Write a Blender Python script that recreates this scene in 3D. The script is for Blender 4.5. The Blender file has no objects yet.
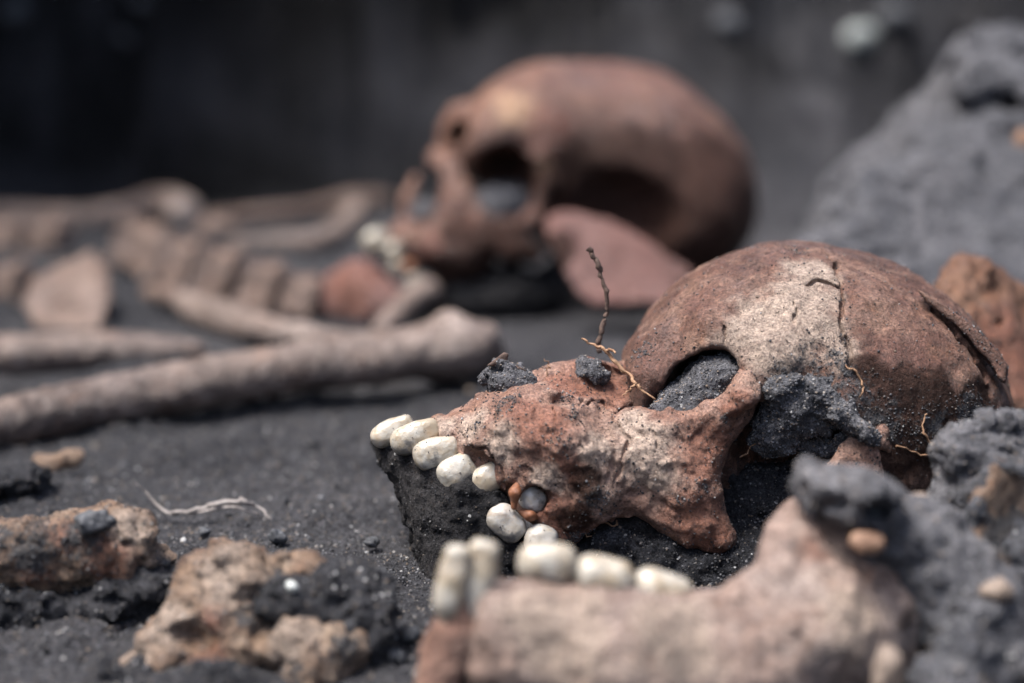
import bpy, math, random
import numpy as np
from mathutils import Vector

random.seed(7)
RNG = np.random.default_rng(11)
SC = bpy.context.scene
COL = SC.collection

# ------------------------------------------------------------------ camera
W, HH = 1024, 683
F = 1706.0                      # focal length in pixels (60 mm on 36 mm)
CAM_H = 0.18
PITCH = math.radians(11.3)
RT = np.array([1.0, 0, 0])
FW = np.array([0, math.cos(PITCH), -math.sin(PITCH)])
UP = np.array([0, math.sin(PITCH), math.cos(PITCH)])
CP = np.array([0, 0, CAM_H])
D0 = 0.545                      # distance of the plane in focus
S0 = D0 / F

cam_d = bpy.data.cameras.new('camera')
cam = bpy.data.objects.new('camera', cam_d)
COL.objects.link(cam)
SC.camera = cam
cam.location = CP
cam.rotation_euler = (math.pi / 2 - PITCH, 0, 0)
cam_d.sensor_width = 36
cam_d.lens = 36 * F / W
cam_d.clip_start = 0.01
cam_d.clip_end = 200
cam_d.dof.use_dof = True
cam_d.dof.focus_distance = D0
cam_d.dof.aperture_fstop = 4.0
cam_d.dof.aperture_blades = 0

# ------------------------------------------------------------------ light
SUN_DIR = Vector((-0.36, -0.10, 0.93)).normalized()    # towards the sun
world = bpy.data.worlds.new('World')
SC.world = world
world.use_nodes = True
wn = world.node_tree
sky = wn.nodes.new('ShaderNodeTexSky')
sky.sky_type = 'NISHITA'
sky.sun_disc = False
sky.sun_elevation = math.asin(SUN_DIR.z)
sky.sun_rotation = math.atan2(SUN_DIR.x, SUN_DIR.y)
sky.air_density = 1.0
sky.dust_density = 4.0
bg = wn.nodes['Background']
bg.inputs[1].default_value = 0.06
wn.links.new(sky.outputs[0], bg.inputs[0])
sd = bpy.data.lights.new('sun', 'SUN')
sd.energy = 1.5
sd.angle = math.radians(26)
sd.color = (1.0, 0.985, 0.965)
so = bpy.data.objects.new('sun', sd)
COL.objects.link(so)
so.rotation_euler = (-SUN_DIR).to_track_quat('-Z', 'Y').to_euler()

SC.view_settings.view_transform = 'Standard'
SC.view_settings.look = 'None'
SC.view_settings.gamma = 1
SC.view_settings.exposure = 2.52
SC.view_settings.use_curve_mapping = False
SC.cycles.use_denoising = True
SC.cycles.max_bounces = 6

# ------------------------------------------------------------------ pixel <-> place helpers
def P(u, v, d):
    """point at distance d in front of the camera seen at (u, v)"""
    return CP + d * (FW + (u - 512) / F * RT + (341.5 - v) / F * UP)

def Q(u, v, w=0.0):
    return P(u, v, D0 + w * S0)

def sc(w=0.0):
    return (D0 + w * S0) / F

def uvd(p):
    q = p - CP
    d = q @ FW
    return 512 + F * (q @ RT) / d, 341.5 - F * (q @ UP) / d, d

def lie(u, v, r, lift=0.0, k=0.9):
    """centre and radius of something r pixels thick lying on the ground"""
    d = (CAM_H - lift) / (math.sin(PITCH) + (v - 341.5) / F * math.cos(PITCH) + k * r / F)
    return P(u, v, d), r * d / F

def gpt(u, v, z=0.0):
    d = (CAM_H - z) / (math.sin(PITCH) + (v - 341.5) / F * math.cos(PITCH))
    return P(u, v, d)

# ------------------------------------------------------------------ noise
def _h(ix, iy, iz, seed):
    n = (ix.astype(np.uint32) * np.uint32(374761393) + iy.astype(np.uint32) * np.uint32(668265263)
         + iz.astype(np.uint32) * np.uint32(2147483647 & 0x7feb352d) + np.uint32((seed * 144665) & 0xffffffff))
    n = (n ^ (n >> np.uint32(13))) * np.uint32(1274126177)
    n = n ^ (n >> np.uint32(16))
    return (n & np.uint32(0xffff)).astype(np.float32) / 32767.5 - 1.0

def vnoise(p, seed=0):
    p = np.asarray(p, dtype=np.float64)
    i = np.floor(p).astype(np.int64)
    f = (p - i).astype(np.float32)
    f = f * f * f * (f * (f * 6 - 15) + 10)
    x, y, z = i[:, 0], i[:, 1], i[:, 2]
    fx, fy, fz = f[:, 0], f[:, 1], f[:, 2]
    r = 0
    for dx in (0, 1):
        for dy in (0, 1):
            for dz in (0, 1):
                wgt = (fx if dx else 1 - fx) * (fy if dy else 1 - fy) * (fz if dz else 1 - fz)
                r = r + wgt * _h(x + dx, y + dy, z + dz, seed)
    return r

def fbm(p, oct=4, seed=0, gain=0.5):
    r, a, f = 0, 1.0, 1.0
    for o in range(oct):
        r = r + a * vnoise(p * f + 17.3 * o, seed + o)
        a *= gain
        f *= 2.03
    return r

def sstep(a, b, x):
    t = np.clip((x - a) / (b - a), 0, 1)
    return t * t * (3 - 2 * t)

# ------------------------------------------------------------------ solid modelling by distance fields
def basis(roll=0, yaw=0, tilt=0):
    """camera-aligned axes (right, away, up) turned by roll (clockwise in the picture), yaw and tilt, degrees"""
    B = np.stack([RT, FW, UP], 1)
    a = math.radians(roll)
    Rr = np.array([[math.cos(a), 0, math.sin(a)], [0, 1, 0], [-math.sin(a), 0, math.cos(a)]])
    b = math.radians(yaw)
    Ry = np.array([[math.cos(b), -math.sin(b), 0], [math.sin(b), math.cos(b), 0], [0, 0, 1]])
    c = math.radians(tilt)
    Rt_ = np.array([[1, 0, 0], [0, math.cos(c), -math.sin(c)], [0, math.sin(c), math.cos(c)]])
    return B @ Rr @ Ry @ Rt_

class Field:
    def __init__(s):
        s.ops = []
        s.lo = np.full(3, 1e9)
        s.hi = np.full(3, -1e9)
    def _grow(s, c, r):
        s.lo = np.minimum(s.lo, c - r)
        s.hi = np.maximum(s.hi, c + r)
    def _add(s, fn, mode, k, c=None, r=None):
        s.ops.append((fn, mode, k))
        if mode == 'u' and c is not None:
            s._grow(np.asarray(c), r)
        return s
    def ell(s, c, r, roll=0, yaw=0, tilt=0, mode='u', k=0.003):
        c = np.asarray(c, float); r = np.asarray(r, float)
        if r.ndim == 0: r = np.full(3, float(r))
        B = basis(roll, yaw, tilt)
        def fn(p):
            q = (p - c) @ B
            k0 = np.linalg.norm(q / r, axis=1)
            k1 = np.linalg.norm(q / (r * r), axis=1) + 1e-9
            return k0 * (k0 - 1) / k1
        return s._add(fn, mode, k, c, r.max())
    def cap(s, a, b, ra, rb, mode='u', k=0.003):
        a = np.asarray(a, float); b = np.asarray(b, float)
        ba = b - a; L = max(ba @ ba, 1e-12)
        def fn(p):
            pa = p - a
            h = np.clip(pa @ ba / L, 0, 1)
            return np.linalg.norm(pa - h[:, None] * ba, axis=1) - (ra + (rb - ra) * h)
        s._add(fn, mode, k, a, ra)
        if mode == 'u': s._grow(b, rb)
        return s
    def chain(s, pts, rads, mode='u', k=0.003):
        for i in range(len(pts) - 1):
            s.cap(pts[i], pts[i + 1], rads[i], rads[i + 1], mode, k)
        return s
    def box(s, c, r, rnd=0.002, roll=0, yaw=0, tilt=0, mode='u', k=0.003):
        c = np.asarray(c, float); r = np.asarray(r, float) - rnd
        B = basis(roll, yaw, tilt)
        def fn(p):
            q = np.abs((p - c) @ B) - r
            return np.linalg.norm(np.maximum(q, 0), axis=1) + np.minimum(q.max(1), 0) - rnd
        return s._add(fn, mode, k, c, np.linalg.norm(r) + rnd)
    def plate(s, poly, surf, th, rnd=0.002, mode='u', k=0.003):
        """polygon with thickness; surf(u, v) gives the distance of its middle sheet"""
        poly = np.asarray(poly, float)
        def fn(p):
            u, v, d = uvd(p)
            q = np.stack([u, v], 1)
            best = np.full(len(p), 1e18); sgn = np.ones(len(p))
            n = len(poly)
            for i in range(n):
                a = poly[i]; b = poly[i - 1]
                e = b - a; w_ = q - a
                t = np.clip(w_ @ e / (e @ e), 0, 1)
                bb = w_ - t[:, None] * e
                best = np.minimum(best, (bb * bb).sum(1))
                c1 = q[:, 1] >= a[1]; c2 = q[:, 1] < b[1]; c3 = e[0] * w_[:, 1] > e[1] * w_[:, 0]
                fl = (c1 & c2 & c3) | (~c1 & ~c2 & ~c3)
                sgn = np.where(fl, -sgn, sgn)
            dp = sgn * np.sqrt(best) * d / F + rnd
            dt = np.abs(d - surf(u, v)) - th + rnd
            return np.minimum(np.maximum(dp, dt), 0) + np.hypot(np.maximum(dp, 0), np.maximum(dt, 0)) - rnd
        s.ops.append((fn, mode, k))
        if mode == 'u':
            for x, y in poly:
                s._grow(P(x, y, float(surf(x, y))), th + 0.004)
        return s
    def noise(s, amp, size, oct=3, seed=0, gain=0.5):
        s.ops.append((lambda p: amp * fbm(p / size, oct, seed, gain), 'n', 0))
        return s
    def crumb(s, amp, size, seed=0, oct=2):
        """rounded crumbs with creases between them"""
        def fn(p):
            r, a, f = 0, 1.0, 1.0
            for o in range(oct):
                r = r + a * (0.35 - np.abs(vnoise(p / size * f + 31.7 * o, seed + o))); a *= 0.55; f *= 2.1
            return amp * r
        s.ops.append((fn, 'n', 0))
        return s
    def cut_ground(s, z):
        s.ops.append((lambda p: z - p[:, 2], 'i', 0.001))
        return s
    def __call__(s, p):
        d = None
        for fn, mode, k in s.ops:
            x = fn(p)
            if mode == 'n':
                d = d + x
            elif d is None:
                d = x
            elif mode == 'u':
                h = np.clip(0.5 + 0.5 * (x - d) / k, 0, 1) if k > 0 else None
                d = np.minimum(d, x) if h is None else x + (d - x) * h - 0 - k * h * (1 - h)
            else:
                y = -x if mode == 's' else x
                h = np.clip(0.5 - 0.5 * (y - d) / k, 0, 1)
                d = y + (d - y) * h + k * h * (1 - h)
        return d
    def hit(s, u, v, d0=0.3, d1=2.0):
        """where the view ray through (u, v) meets the surface"""
        dr = P(u, v, 1.0) - CP
        L = np.linalg.norm(dr)
        t = d0
        for _ in range(300):
            x = float(s(np.array([CP + dr * t]))[0])
            if x < 0.00025: break
            t += 0.6 * x / L
            if t > d1: break
        return CP + dr * t
    def mesh(s, h, pad=0.004, cf=5):
        lo = s.lo - pad; hi = s.hi + pad
        n = np.ceil((hi - lo) / h).astype(int) + 1
        n = ((n + cf - 1) // cf) * cf
        nc = n // cf
        H = h * cf
        g = np.stack(np.meshgrid(*[lo[i] + H * (np.arange(nc[i]) + 0.5) for i in range(3)], indexing='ij'), -1).reshape(-1, 3)
        dc = np.concatenate([s(c) for c in np.array_split(g, max(1, len(g) // 400000))])
        near = (np.abs(dc) < H * 1.5 + 0.0015).reshape(nc)
        vol = np.repeat(np.repeat(np.repeat(dc.reshape(nc).astype(np.float32), cf, 0), cf, 1), cf, 2)
        m = np.repeat(np.repeat(np.repeat(near, cf, 0), cf, 1), cf, 2)
        idx = np.stack(np.nonzero(m), 1)
        if len(idx):
            out = np.empty(len(idx), np.float32)
            for a in range(0, len(idx), 400000):
                out[a:a + 400000] = s(lo + h * idx[a:a + 400000])
            vol[m] = out
        vol[0] = np.maximum(vol[0], h); vol[-1] = np.maximum(vol[-1], h)
        vol[:, 0] = np.maximum(vol[:, 0], h); vol[:, -1] = np.maximum(vol[:, -1], h)
        vol[:, :, 0] = np.maximum(vol[:, :, 0], h); vol[:, :, -1] = np.maximum(vol[:, :, -1], h)
        return surface_nets(vol, lo, h)

def surface_nets(vol, lo, h):
    ins = vol < 0
    cnt = np.zeros(np.array(vol.shape) - 1, np.int8)
    for dx in (0, 1):
        for dy in (0, 1):
            for dz in (0, 1):
                cnt += ins[dx:ins.shape[0] - 1 + dx, dy:ins.shape[1] - 1 + dy, dz:ins.shape[2] - 1 + dz]
    act = (cnt > 0) & (cnt < 8)
    c = np.stack(np.nonzero(act), 1)
    ids = np.full(act.shape, -1, np.int64)
    ids[act] = np.arange(len(c))
    acc = np.zeros((len(c), 3)); num = np.zeros(len(c))
    corners = [(0, 0, 0), (1, 0, 0), (0, 1, 0), (1, 1, 0), (0, 0, 1), (1, 0, 1), (0, 1, 1), (1, 1, 1)]
    vals = [vol[c[:, 0] + a, c[:, 1] + b, c[:, 2] + e] for a, b, e in corners]
    for i in range(8):
        for ax in (1, 2, 4):
            if i & ax: continue
            j = i | ax
            a, b = vals[i], vals[j]
            cr = (a < 0) != (b < 0)
            t = np.where(cr, a / np.where(cr, a - b, 1), 0)
            pi = np.array(corners[i], float); pj = np.array(corners[j], float)
            acc += cr[:, None] * (pi + t[:, None] * (pj - pi))
            num += cr
    verts = lo + h * (c + acc / num[:, None])
    faces = []
    for ax in range(3):
        o1, o2 = [(1, 2), (2, 0), (0, 1)][ax]
        sl0 = [slice(1, -1)] * 3; sl1 = [slice(1, -1)] * 3
        sl0[ax] = slice(0, -1); sl1[ax] = slice(1, None)
        A = ins[tuple(sl0)]; B = ins[tuple(sl1)]
        for flip, mm in ((0, A & ~B), (1, ~A & B)):
            e = np.stack(np.nonzero(mm), 1)
            if not len(e): continue
            off = np.ones(3, int); off[ax] = 0
            e = e + off
            d1 = np.zeros(3, int); d1[o1] = 1
            d2 = np.zeros(3, int); d2[o2] = 1
            q = [e - d1 - d2, e - d2, e, e - d1]
            f = np.stack([ids[x[:, 0], x[:, 1], x[:, 2]] for x in q], 1)
            faces.append(f[:, ::-1] if flip else f)
    return verts, np.concatenate(faces)

# ------------------------------------------------------------------ mesh objects
def vnormals(V, Fq):
    a = V[Fq[:, 0]]; b = V[Fq[:, 1]]; c = V[Fq[:, 2]]; d = V[Fq[:, -1]]
    n = np.cross(c - a, d - b) if Fq.shape[1] == 4 else np.cross(b - a, c - a)
    N = np.zeros_like(V)
    for i in range(Fq.shape[1]):
        np.add.at(N, Fq[:, i], n)
    return N / (np.linalg.norm(N, axis=1)[:, None] + 1e-12)

def empty(name, loc):
    o = bpy.data.objects.new(name, None)
    o.empty_display_size = 0.01
    o.location = loc
    COL.objects.link(o)
    return o

def tag(o, label=None, cat=None, group=None, kind=None):
    if label: o['label'] = label
    if cat: o['category'] = cat
    if group: o['group'] = group
    if kind: o['kind'] = kind
    return o

def make(name, V, faces, mats, parent=None, origin=None, attrs=None, smooth=True, extra=None):
    """one mesh object; extra = (V, faces, attrs, material index) of grains joined into it"""
    if not isinstance(mats, (list, tuple)): mats = [mats]
    V = np.asarray(V, float)
    org = np.array(parent.location if parent else (origin if origin is not None else [V[:, 0].mean(), V[:, 1].mean(), V[:, 2].min()]))
    allV = [V]; L = [faces]; mi = [np.zeros(len(faces), int)]
    attrs = dict(attrs or {})
    attrs = {k: [np.asarray(v, np.float32)] for k, v in attrs.items()}
    n = len(V)
    if extra:
        for ev, ef, ea, em in (extra if isinstance(extra, list) else [extra]):
            if not len(ev): continue
            allV.append(ev); L.append(ef + n); mi.append(np.full(len(ef), em))
            for k in set(attrs) | set(ea):
                attrs.setdefault(k, [np.zeros(n, np.float32)])
                attrs[k].append(np.asarray(ea[k], np.float32) if k in ea else np.zeros(len(ev), np.float32))
            n += len(ev)
    Vc = np.concatenate(allV) - org
    me = bpy.data.meshes.new(name)
    me.vertices.add(len(Vc))
    me.vertices.foreach_set('co', Vc.astype(np.float32).ravel())
    sizes = np.concatenate([np.full(len(f), f.shape[1]) for f in L])
    loops = np.concatenate([f.ravel() for f in L]).astype(np.int32)
    me.loops.add(len(loops))
    me.loops.foreach_set('vertex_index', loops)
    me.polygons.add(len(sizes))
    st = np.concatenate([[0], np.cumsum(sizes)[:-1]]).astype(np.int32)
    me.polygons.foreach_set('loop_start', st)
    me.polygons.foreach_set('material_index', np.concatenate(mi).astype(np.int32))
    me.polygons.foreach_set('use_smooth', np.full(len(sizes), smooth, bool))
    me.update(calc_edges=True)
    for k, v in attrs.items():
        a = me.attributes.new(k, 'FLOAT', 'POINT')
        a.data.foreach_set('value', np.concatenate(v))
    for m in mats: me.materials.append(m)
    o = bpy.data.objects.new(name, me)
    COL.objects.link(o)
    if parent: o.parent = parent
    else: o.location = org
    return o

# grains: tiny angular crumbs
def _ico():
    t = (1 + 5 ** .5) / 2
    v = np.array([(-1, t, 0), (1, t, 0), (-1, -t, 0), (1, -t, 0), (0, -1, t), (0, 1, t), (0, -1, -t), (0, 1, -t),
                  (t, 0, -1), (t, 0, 1), (-t, 0, -1), (-t, 0, 1)], float)
    v /= np.linalg.norm(v[0])
    f = np.array([(0, 11, 5), (0, 5, 1), (0, 1, 7), (0, 7, 10), (0, 10, 11), (1, 5, 9), (5, 11, 4), (11, 10, 2), (10, 7, 6),
                  (7, 1, 8), (3, 9, 4), (3, 4, 2), (3, 2, 6), (3, 6, 8), (3, 8, 9), (4, 9, 5), (2, 4, 11), (6, 2, 10), (8, 6, 7), (9, 8, 1)])
    return v, f
ICO_V, ICO_F = _ico()

def grains_at(pts, nrm, rmin, rmax, power=2.5, sink=0.25):
    n = len(pts)
    if n == 0: return np.zeros((0, 3)), np.zeros((0, 3), int), {}, 1
    r = rmin + (rmax - rmin) * RNG.random(n) ** power
    shape = ICO_V[None] * (0.65 + 0.6 * RNG.random((n, 12, 1))) * (0.7 + 0.6 * RNG.random((n, 1, 3)))
    V = pts[:, None] + nrm[:, None] * (r * (1 - 2 * sink))[:, None, None] + shape * r[:, None, None]
    Fc = (ICO_F[None] + 12 * np.arange(n)[:, None, None]).reshape(-1, 3)
    rnd = np.repeat(RNG.random(n), 12)
    return V.reshape(-1, 3), Fc, {'rnd': rnd}, 1

def scatter(V, Fq, n, rmin, rmax, weight=None, power=2.5, sink=0.25, facing=True):
    N = vnormals(V, Fq)
    a = V[Fq[:, 0]]; c = V[Fq[:, 2]]; b = V[Fq[:, 1]]; d = V[Fq[:, -1]]
    ar = np.linalg.norm(np.cross(c - a, d - b), axis=1) if Fq.shape[1] == 4 else np.linalg.norm(np.cross(b - a, c - a), axis=1)
    if weight is not None: ar = ar * weight[Fq].mean(1)
    if ar.sum() <= 0: return grains_at(np.zeros((0, 3)), None, 0, 0)
    if facing:
        nf = N[Fq[:, 0]]
        vd = CP - a
        cosv = (nf * vd).sum(1) / np.linalg.norm(vd, axis=1)
        ar = ar * (0.15 + (cosv > -0.25))
    k = RNG.choice(len(Fq), n, p=ar / ar.sum())
    t = RNG.dirichlet(np.ones(Fq.shape[1]), n)
    pts = (V[Fq[k]] * t[:, :, None]).sum(1)
    nn = N[Fq[k, 0]]
    return grains_at(pts, nn, rmin, rmax, power, sink)

# ------------------------------------------------------------------ materials
def newmat(name):
    m = bpy.data.materials.new(name)
    m.use_nodes = True
    nt = m.node_tree
    b = nt.nodes['Principled BSDF']
    return m, nt, b

class NT:
    def __init__(s, nt): s.nt = nt; s.tc = nt.nodes.new('ShaderNodeTexCoord').outputs['Object']
    def n(s, t, **kw):
        x = s.nt.nodes.new(t)
        for k, v in kw.items(): setattr(x, k, v)
        return x
    def link(s, a, b): s.nt.links.new(a, b)
    def noise(s, scale, detail=4, rough=0.55, dist=0.0, off=0):
        x = s.n('ShaderNodeTexNoise')
        x.inputs['Scale'].default_value = scale
        x.inputs['Detail'].default_value = detail
        x.inputs['Roughness'].default_value = rough
        x.inputs['Distortion'].default_value = dist
        if off:
            mp = s.n('ShaderNodeMapping')
            mp.inputs['Location'].default_value = (off, off * .7, -off)
            s.link(s.tc, mp.inputs[0]); s.link(mp.outputs[0], x.inputs['Vector'])
        else:
            s.link(s.tc, x.inputs['Vector'])
        return x.outputs['Fac']
    def voro(s, scale, feature='F1', out='Distance'):
        x = s.n('ShaderNodeTexVoronoi', feature=feature)
        x.inputs['Scale'].default_value = scale
        s.link(s.tc, x.inputs['Vector'])
        return x.outputs[out]
    def ramp(s, fac, stops):
        x = s.n('ShaderNodeValToRGB')
        e = x.color_ramp.elements
        while len(e) < len(stops): e.new(0.5)
        for i, (p, c) in enumerate(stops):
            e[i].position = p
            e[i].color = (*c, 1) if len(c) == 3 else c
        s.link(fac, x.inputs[0])
        return x.outputs[0]
    def rng(s, fac, a, b, lo=0.0, hi=1.0):
        x = s.n('ShaderNodeMapRange')
        x.interpolation_type = 'SMOOTHSTEP'
        for i, v in enumerate((a, b, lo, hi)): x.inputs[i + 1].default_value = v
        s.link(fac, x.inputs[0])
        return x.outputs[0]
    def mix(s, fac, a, b, blend='MIX'):
        x = s.n('ShaderNodeMix', data_type='RGBA', blend_type=blend)
        for i, v in ((0, fac), (6, a), (7, b)):
            if isinstance(v, (int, float)): x.inputs[i].default_value = v
            elif isinstance(v, tuple): x.inputs[i].default_value = (*v, 1)
            else: s.link(v, x.inputs[i])
        return x.outputs[2]
    def math(s, op, a, b=0.0):
        x = s.n('ShaderNodeMath', operation=op)
        for i, v in ((0, a), (1, b)):
            if isinstance(v, (int, float)): x.inputs[i].default_value = v
            else: s.link(v, x.inputs[i])
        return x.outputs[0]
    def attr(s, name):
        x = s.n('ShaderNodeAttribute', attribute_name=name)
        return x.outputs['Fac']
    def bump(s, h, dist, strength=1.0, normal=None):
        x = s.n('ShaderNodeBump')
        x.inputs['Strength'].default_value = strength
        x.inputs['Distance'].default_value = dist
        s.link(h, x.inputs['Height'])
        if normal is not None: s.link(normal, x.inputs['Normal'])
        return x.outputs[0]

SOIL_D = (0.016, 0.0162, 0.0176)
SOIL_L = (0.100, 0.102, 0.113)

def bone_mat(name, cols, pale=(0.42, 0.325, 0.26), red=(0.20, 0.075, 0.045), speck=0.6, sc_=1.0, rough=0.46, bumpk=1.0, soil=0.25, orange=0.5, grey=0.5, mott=1.0):
    """cols: three stain colours from dark to light"""
    m, nt, b = newmat(name)
    t = NT(nt)
    base = t.ramp(t.noise(30 * sc_, 6, 0.65, 0.5), [(0.30, cols[0]), (0.50, cols[1]), (0.70, cols[2])])
    base = t.mix(t.rng(t.noise(48 * sc_, 7, 0.7, 0.3, 21), 0.46, 0.74, 0, grey), base, (0.155, 0.125, 0.125))
    base = t.mix(t.rng(t.noise(95 * sc_, 7, 0.72, 0.3, 31), 0.52, 0.74, 0, orange), base, (0.30, 0.145, 0.075))
    mid = t.noise(170 * sc_, 8, 0.74, 0.3, 3)
    base = t.mix(t.rng(mid, 0.46, 0.70, 0, 0.55 * mott), base, cols[2])
    base = t.mix(t.rng(t.noise(120 * sc_, 8, 0.75, 0.3, 9), 0.52, 0.72, 0, 0.65 * mott), base, cols[0])
    # red and pale stains, broken up at several scales
    n1_ = t.math('SUBTRACT', t.noise(140 * sc_, 9, 0.78, 0.2, 5), 0.5)
    n1_ = t.math('MULTIPLY', n1_, 1.35)
    pa = t.rng(t.math('ADD', t.attr('pale'), n1_), 0.15, 0.95, 0, 0.9)
    ra = t.rng(t.math('SUBTRACT', t.attr('red'), n1_), 0.15, 1.0, 0, 0.75)
    base = t.mix(ra, base, red)
    base = t.mix(pa, base, pale)
    da = t.rng(t.math('ADD', t.attr('dark'), n1_), 0.15, 1.0, 0, 0.88)  # dark: soil stain plus shade painted on undersides and in hollows
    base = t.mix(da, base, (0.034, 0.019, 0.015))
    # mottling at grain scale
    base = t.mix(1.0, base, t.ramp(t.noise(420 * sc_, 6, 0.75, 0, 15), [(0.32, (0.60, 0.55, 0.53)), (0.5, (1, 1, 1)), (0.68, (1.38, 1.36, 1.33))]), 'MULTIPLY')
    fine = t.noise(1100 * sc_, 4, 0.75, 0, 1)
    base = t.mix(1.0, base, t.ramp(fine, [(0.32, (0.48, 0.43, 0.41)), (0.5, (1, 1, 1)), (0.68, (1.5, 1.48, 1.45))]), 'MULTIPLY')
    # dark pits and clinging soil
    sp = t.rng(t.noise(640 * sc_, 4, 0.65, 0, 7), 0.62, 0.72, 0, speck)
    base = t.mix(sp, base, (0.05, 0.03, 0.025))
    dn = t.math('ADD', t.math('MULTIPLY', t.noise(85 * sc_, 9, 0.8, 0.2, 13), 0.6), t.math('MULTIPLY', t.noise(520, 4, 0.7, 0, 17), 0.4))
    dust = t.rng(t.math('ADD', dn, t.math('MULTIPLY', t.attr('soil'), 0.20)), 0.68 - soil * 0.2, 0.77 - soil * 0.2, 0, 0.92)
    sgrain = t.noise(1300, 3, 0.7)
    scol = t.ramp(sgrain, [(0.3, (0.03, 0.03, 0.032)), (0.7, (0.13, 0.13, 0.138))])
    base = t.mix(dust, base, scol)
    t.link(base, b.inputs['Base Color'])
    rr = t.ramp(mid, [(0.3, (rough - 0.12,) * 3), (0.7, (rough + 0.15,) * 3)])
    t.link(rr, b.inputs['Roughness'])
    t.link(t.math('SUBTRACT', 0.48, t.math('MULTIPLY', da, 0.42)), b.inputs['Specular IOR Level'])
    n1 = t.bump(t.noise(210 * sc_, 9, 0.75, 0.3, 2), 0.0030 * bumpk, 1.0)
    pits = t.rng(t.noise(640 * sc_, 4, 0.65, 0, 7), 0.55, 0.68, 1, 0)
    n2 = t.bump(pits, 0.0008 * bumpk, 1.0, n1)
    n3 = t.bump(fine, 0.0011 * bumpk, 1.0, n2)
    n4 = t.bump(t.math('MULTIPLY', dust, sgrain), 0.0014, 0.9, n3)
    t.link(n4, b.inputs['Normal'])
    return m

def soil_mat(name, d=SOIL_D, l=SOIL_L, brown=0.25, sc_=1.0):
    m, nt, b = newmat(name)
    t = NT(nt)
    big = t.noise(22 * sc_, 5, 0.6, 0.5)
    f1 = t.noise(1100 * sc_, 4, 0.75)
    f2 = t.noise(340 * sc_, 5, 0.7, 0, 4)
    s = t.math('ADD', t.math('MULTIPLY', f1, 0.6), t.math('MULTIPLY', f2, 0.4))
    base = t.ramp(s, [(0.38, d), (0.52, tuple(0.5 * (a + c) for a, c in zip(d, l))), (0.64, l)])
    base = t.mix(1.0, base, t.ramp(big, [(0.3, (0.7, 0.7, 0.72)), (0.7, (1.25, 1.22, 1.2))]), 'MULTIPLY')
    base = t.mix(t.rng(t.noise(480, 5, 0.7, 0, 8), 0.56, 0.72, 0, brown), base, (0.085, 0.058, 0.04))
    base = t.mix(1.0, base, t.ramp(t.noise(5.5, 5, 0.6, 0.8, 2), [(0.32, (0.55, 0.56, 0.58)), (0.68, (1.35, 1.30, 1.26))]), 'MULTIPLY')
    shade_fac = t.attr('wall_shade')
    base = t.mix(shade_fac, base, (0.0065, 0.006, 0.006))  # near-black tone carries the painted wall shade
    vc = t.n('ShaderNodeTexVoronoi'); vc.inputs['Scale'].default_value = 620 * sc_
    t.link(t.tc, vc.inputs['Vector'])
    sepc = t.n('ShaderNodeSeparateColor'); t.link(vc.outputs['Color'], sepc.inputs[0])
    white = t.math('MULTIPLY', t.math('GREATER_THAN', sepc.outputs[0], 0.988), t.math('LESS_THAN', vc.outputs['Distance'], 0.38))
    base = t.mix(white, base, (0.42, 0.41, 0.40))
    t.link(base, b.inputs['Base Color'])
    b.inputs['Roughness'].default_value = 0.9
    b.inputs['Specular IOR Level'].default_value = 0.12
    n1 = t.bump(f2, 0.0034, 1.0)
    n2 = t.bump(t.voro(900 * sc_), 0.0009, 0.8, n1)
    n3 = t.bump(f1, 0.0018, 1.0, n2)
    t.link(n3, b.inputs['Normal'])
    return m

def grain_mat(name, k=1.0):
    m, nt, b = newmat(name)
    t = NT(nt)
    g = lambda r_, g_, b_: (min(.5, r_ * k), min(.5, g_ * k), min(.5, b_ * k))
    c = t.ramp(t.attr('rnd'), [(0.0, g(0.016, 0.016, 0.017)), (0.45, g(0.045, 0.045, 0.048)), (0.72, g(0.10, 0.10, 0.106)),
                               (0.88, g(0.11, 0.085, 0.065)), (0.965, g(0.17, 0.155, 0.14)), (0.985, (0.30, 0.295, 0.29))])
    t.link(c, b.inputs['Base Color'])
    b.inputs['Roughness'].default_value = 0.85
    b.inputs['Specular IOR Level'].default_value = 0.2
    return m

def tooth_mat(name, col=(0.27, 0.22, 0.155), tip=(0.36, 0.335, 0.29), stain=(0.30, 0.195, 0.11)):
    m, nt, b = newmat(name)
    t = NT(nt)
    base = t.mix(t.rng(t.noise(160, 4, 0.6, 0.6), 0.35, 0.65), col, tip)
    base = t.mix(t.rng(t.noise(150, 6, 0.75, 0.5, 3), 0.50, 0.78, 0, 0.6), base, stain)
    base = t.mix(t.rng(t.math('ADD', t.noise(260, 4, 0.7, 0, 5), t.math('MULTIPLY', t.attr('soil'), 0.42)), 0.66, 0.86, 0, 0.8), base, (0.10, 0.095, 0.09))
    t.link(base, b.inputs['Base Color'])
    b.inputs['Roughness'].default_value = 0.28
    b.inputs['Specular IOR Level'].default_value = 0.5
    b.inputs['Subsurface Weight'].default_value = 0.15
    b.inputs['Subsurface Radius'].default_value = (0.002, 0.0014, 0.001)
    n = t.bump(t.noise(420, 5, 0.6, 0.3), 0.0005, 0.7)
    t.link(n, b.inputs['Normal'])
    return m

def plain_mat(name, c1, c2, scale=400, rough=0.7, bump=0.0008):
    m, nt, b = newmat(name)
    t = NT(nt)
    f = t.noise(scale, 6, 0.7, 0.3)
    t.link(t.ramp(f, [(0.3, c1), (0.7, c2)]), b.inputs['Base Color'])
    b.inputs['Roughness'].default_value = rough
    b.inputs['Specular IOR Level'].default_value = 0.3
    t.link(t.bump(f, bump, 0.9), b.inputs['Normal'])
    return m

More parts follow.
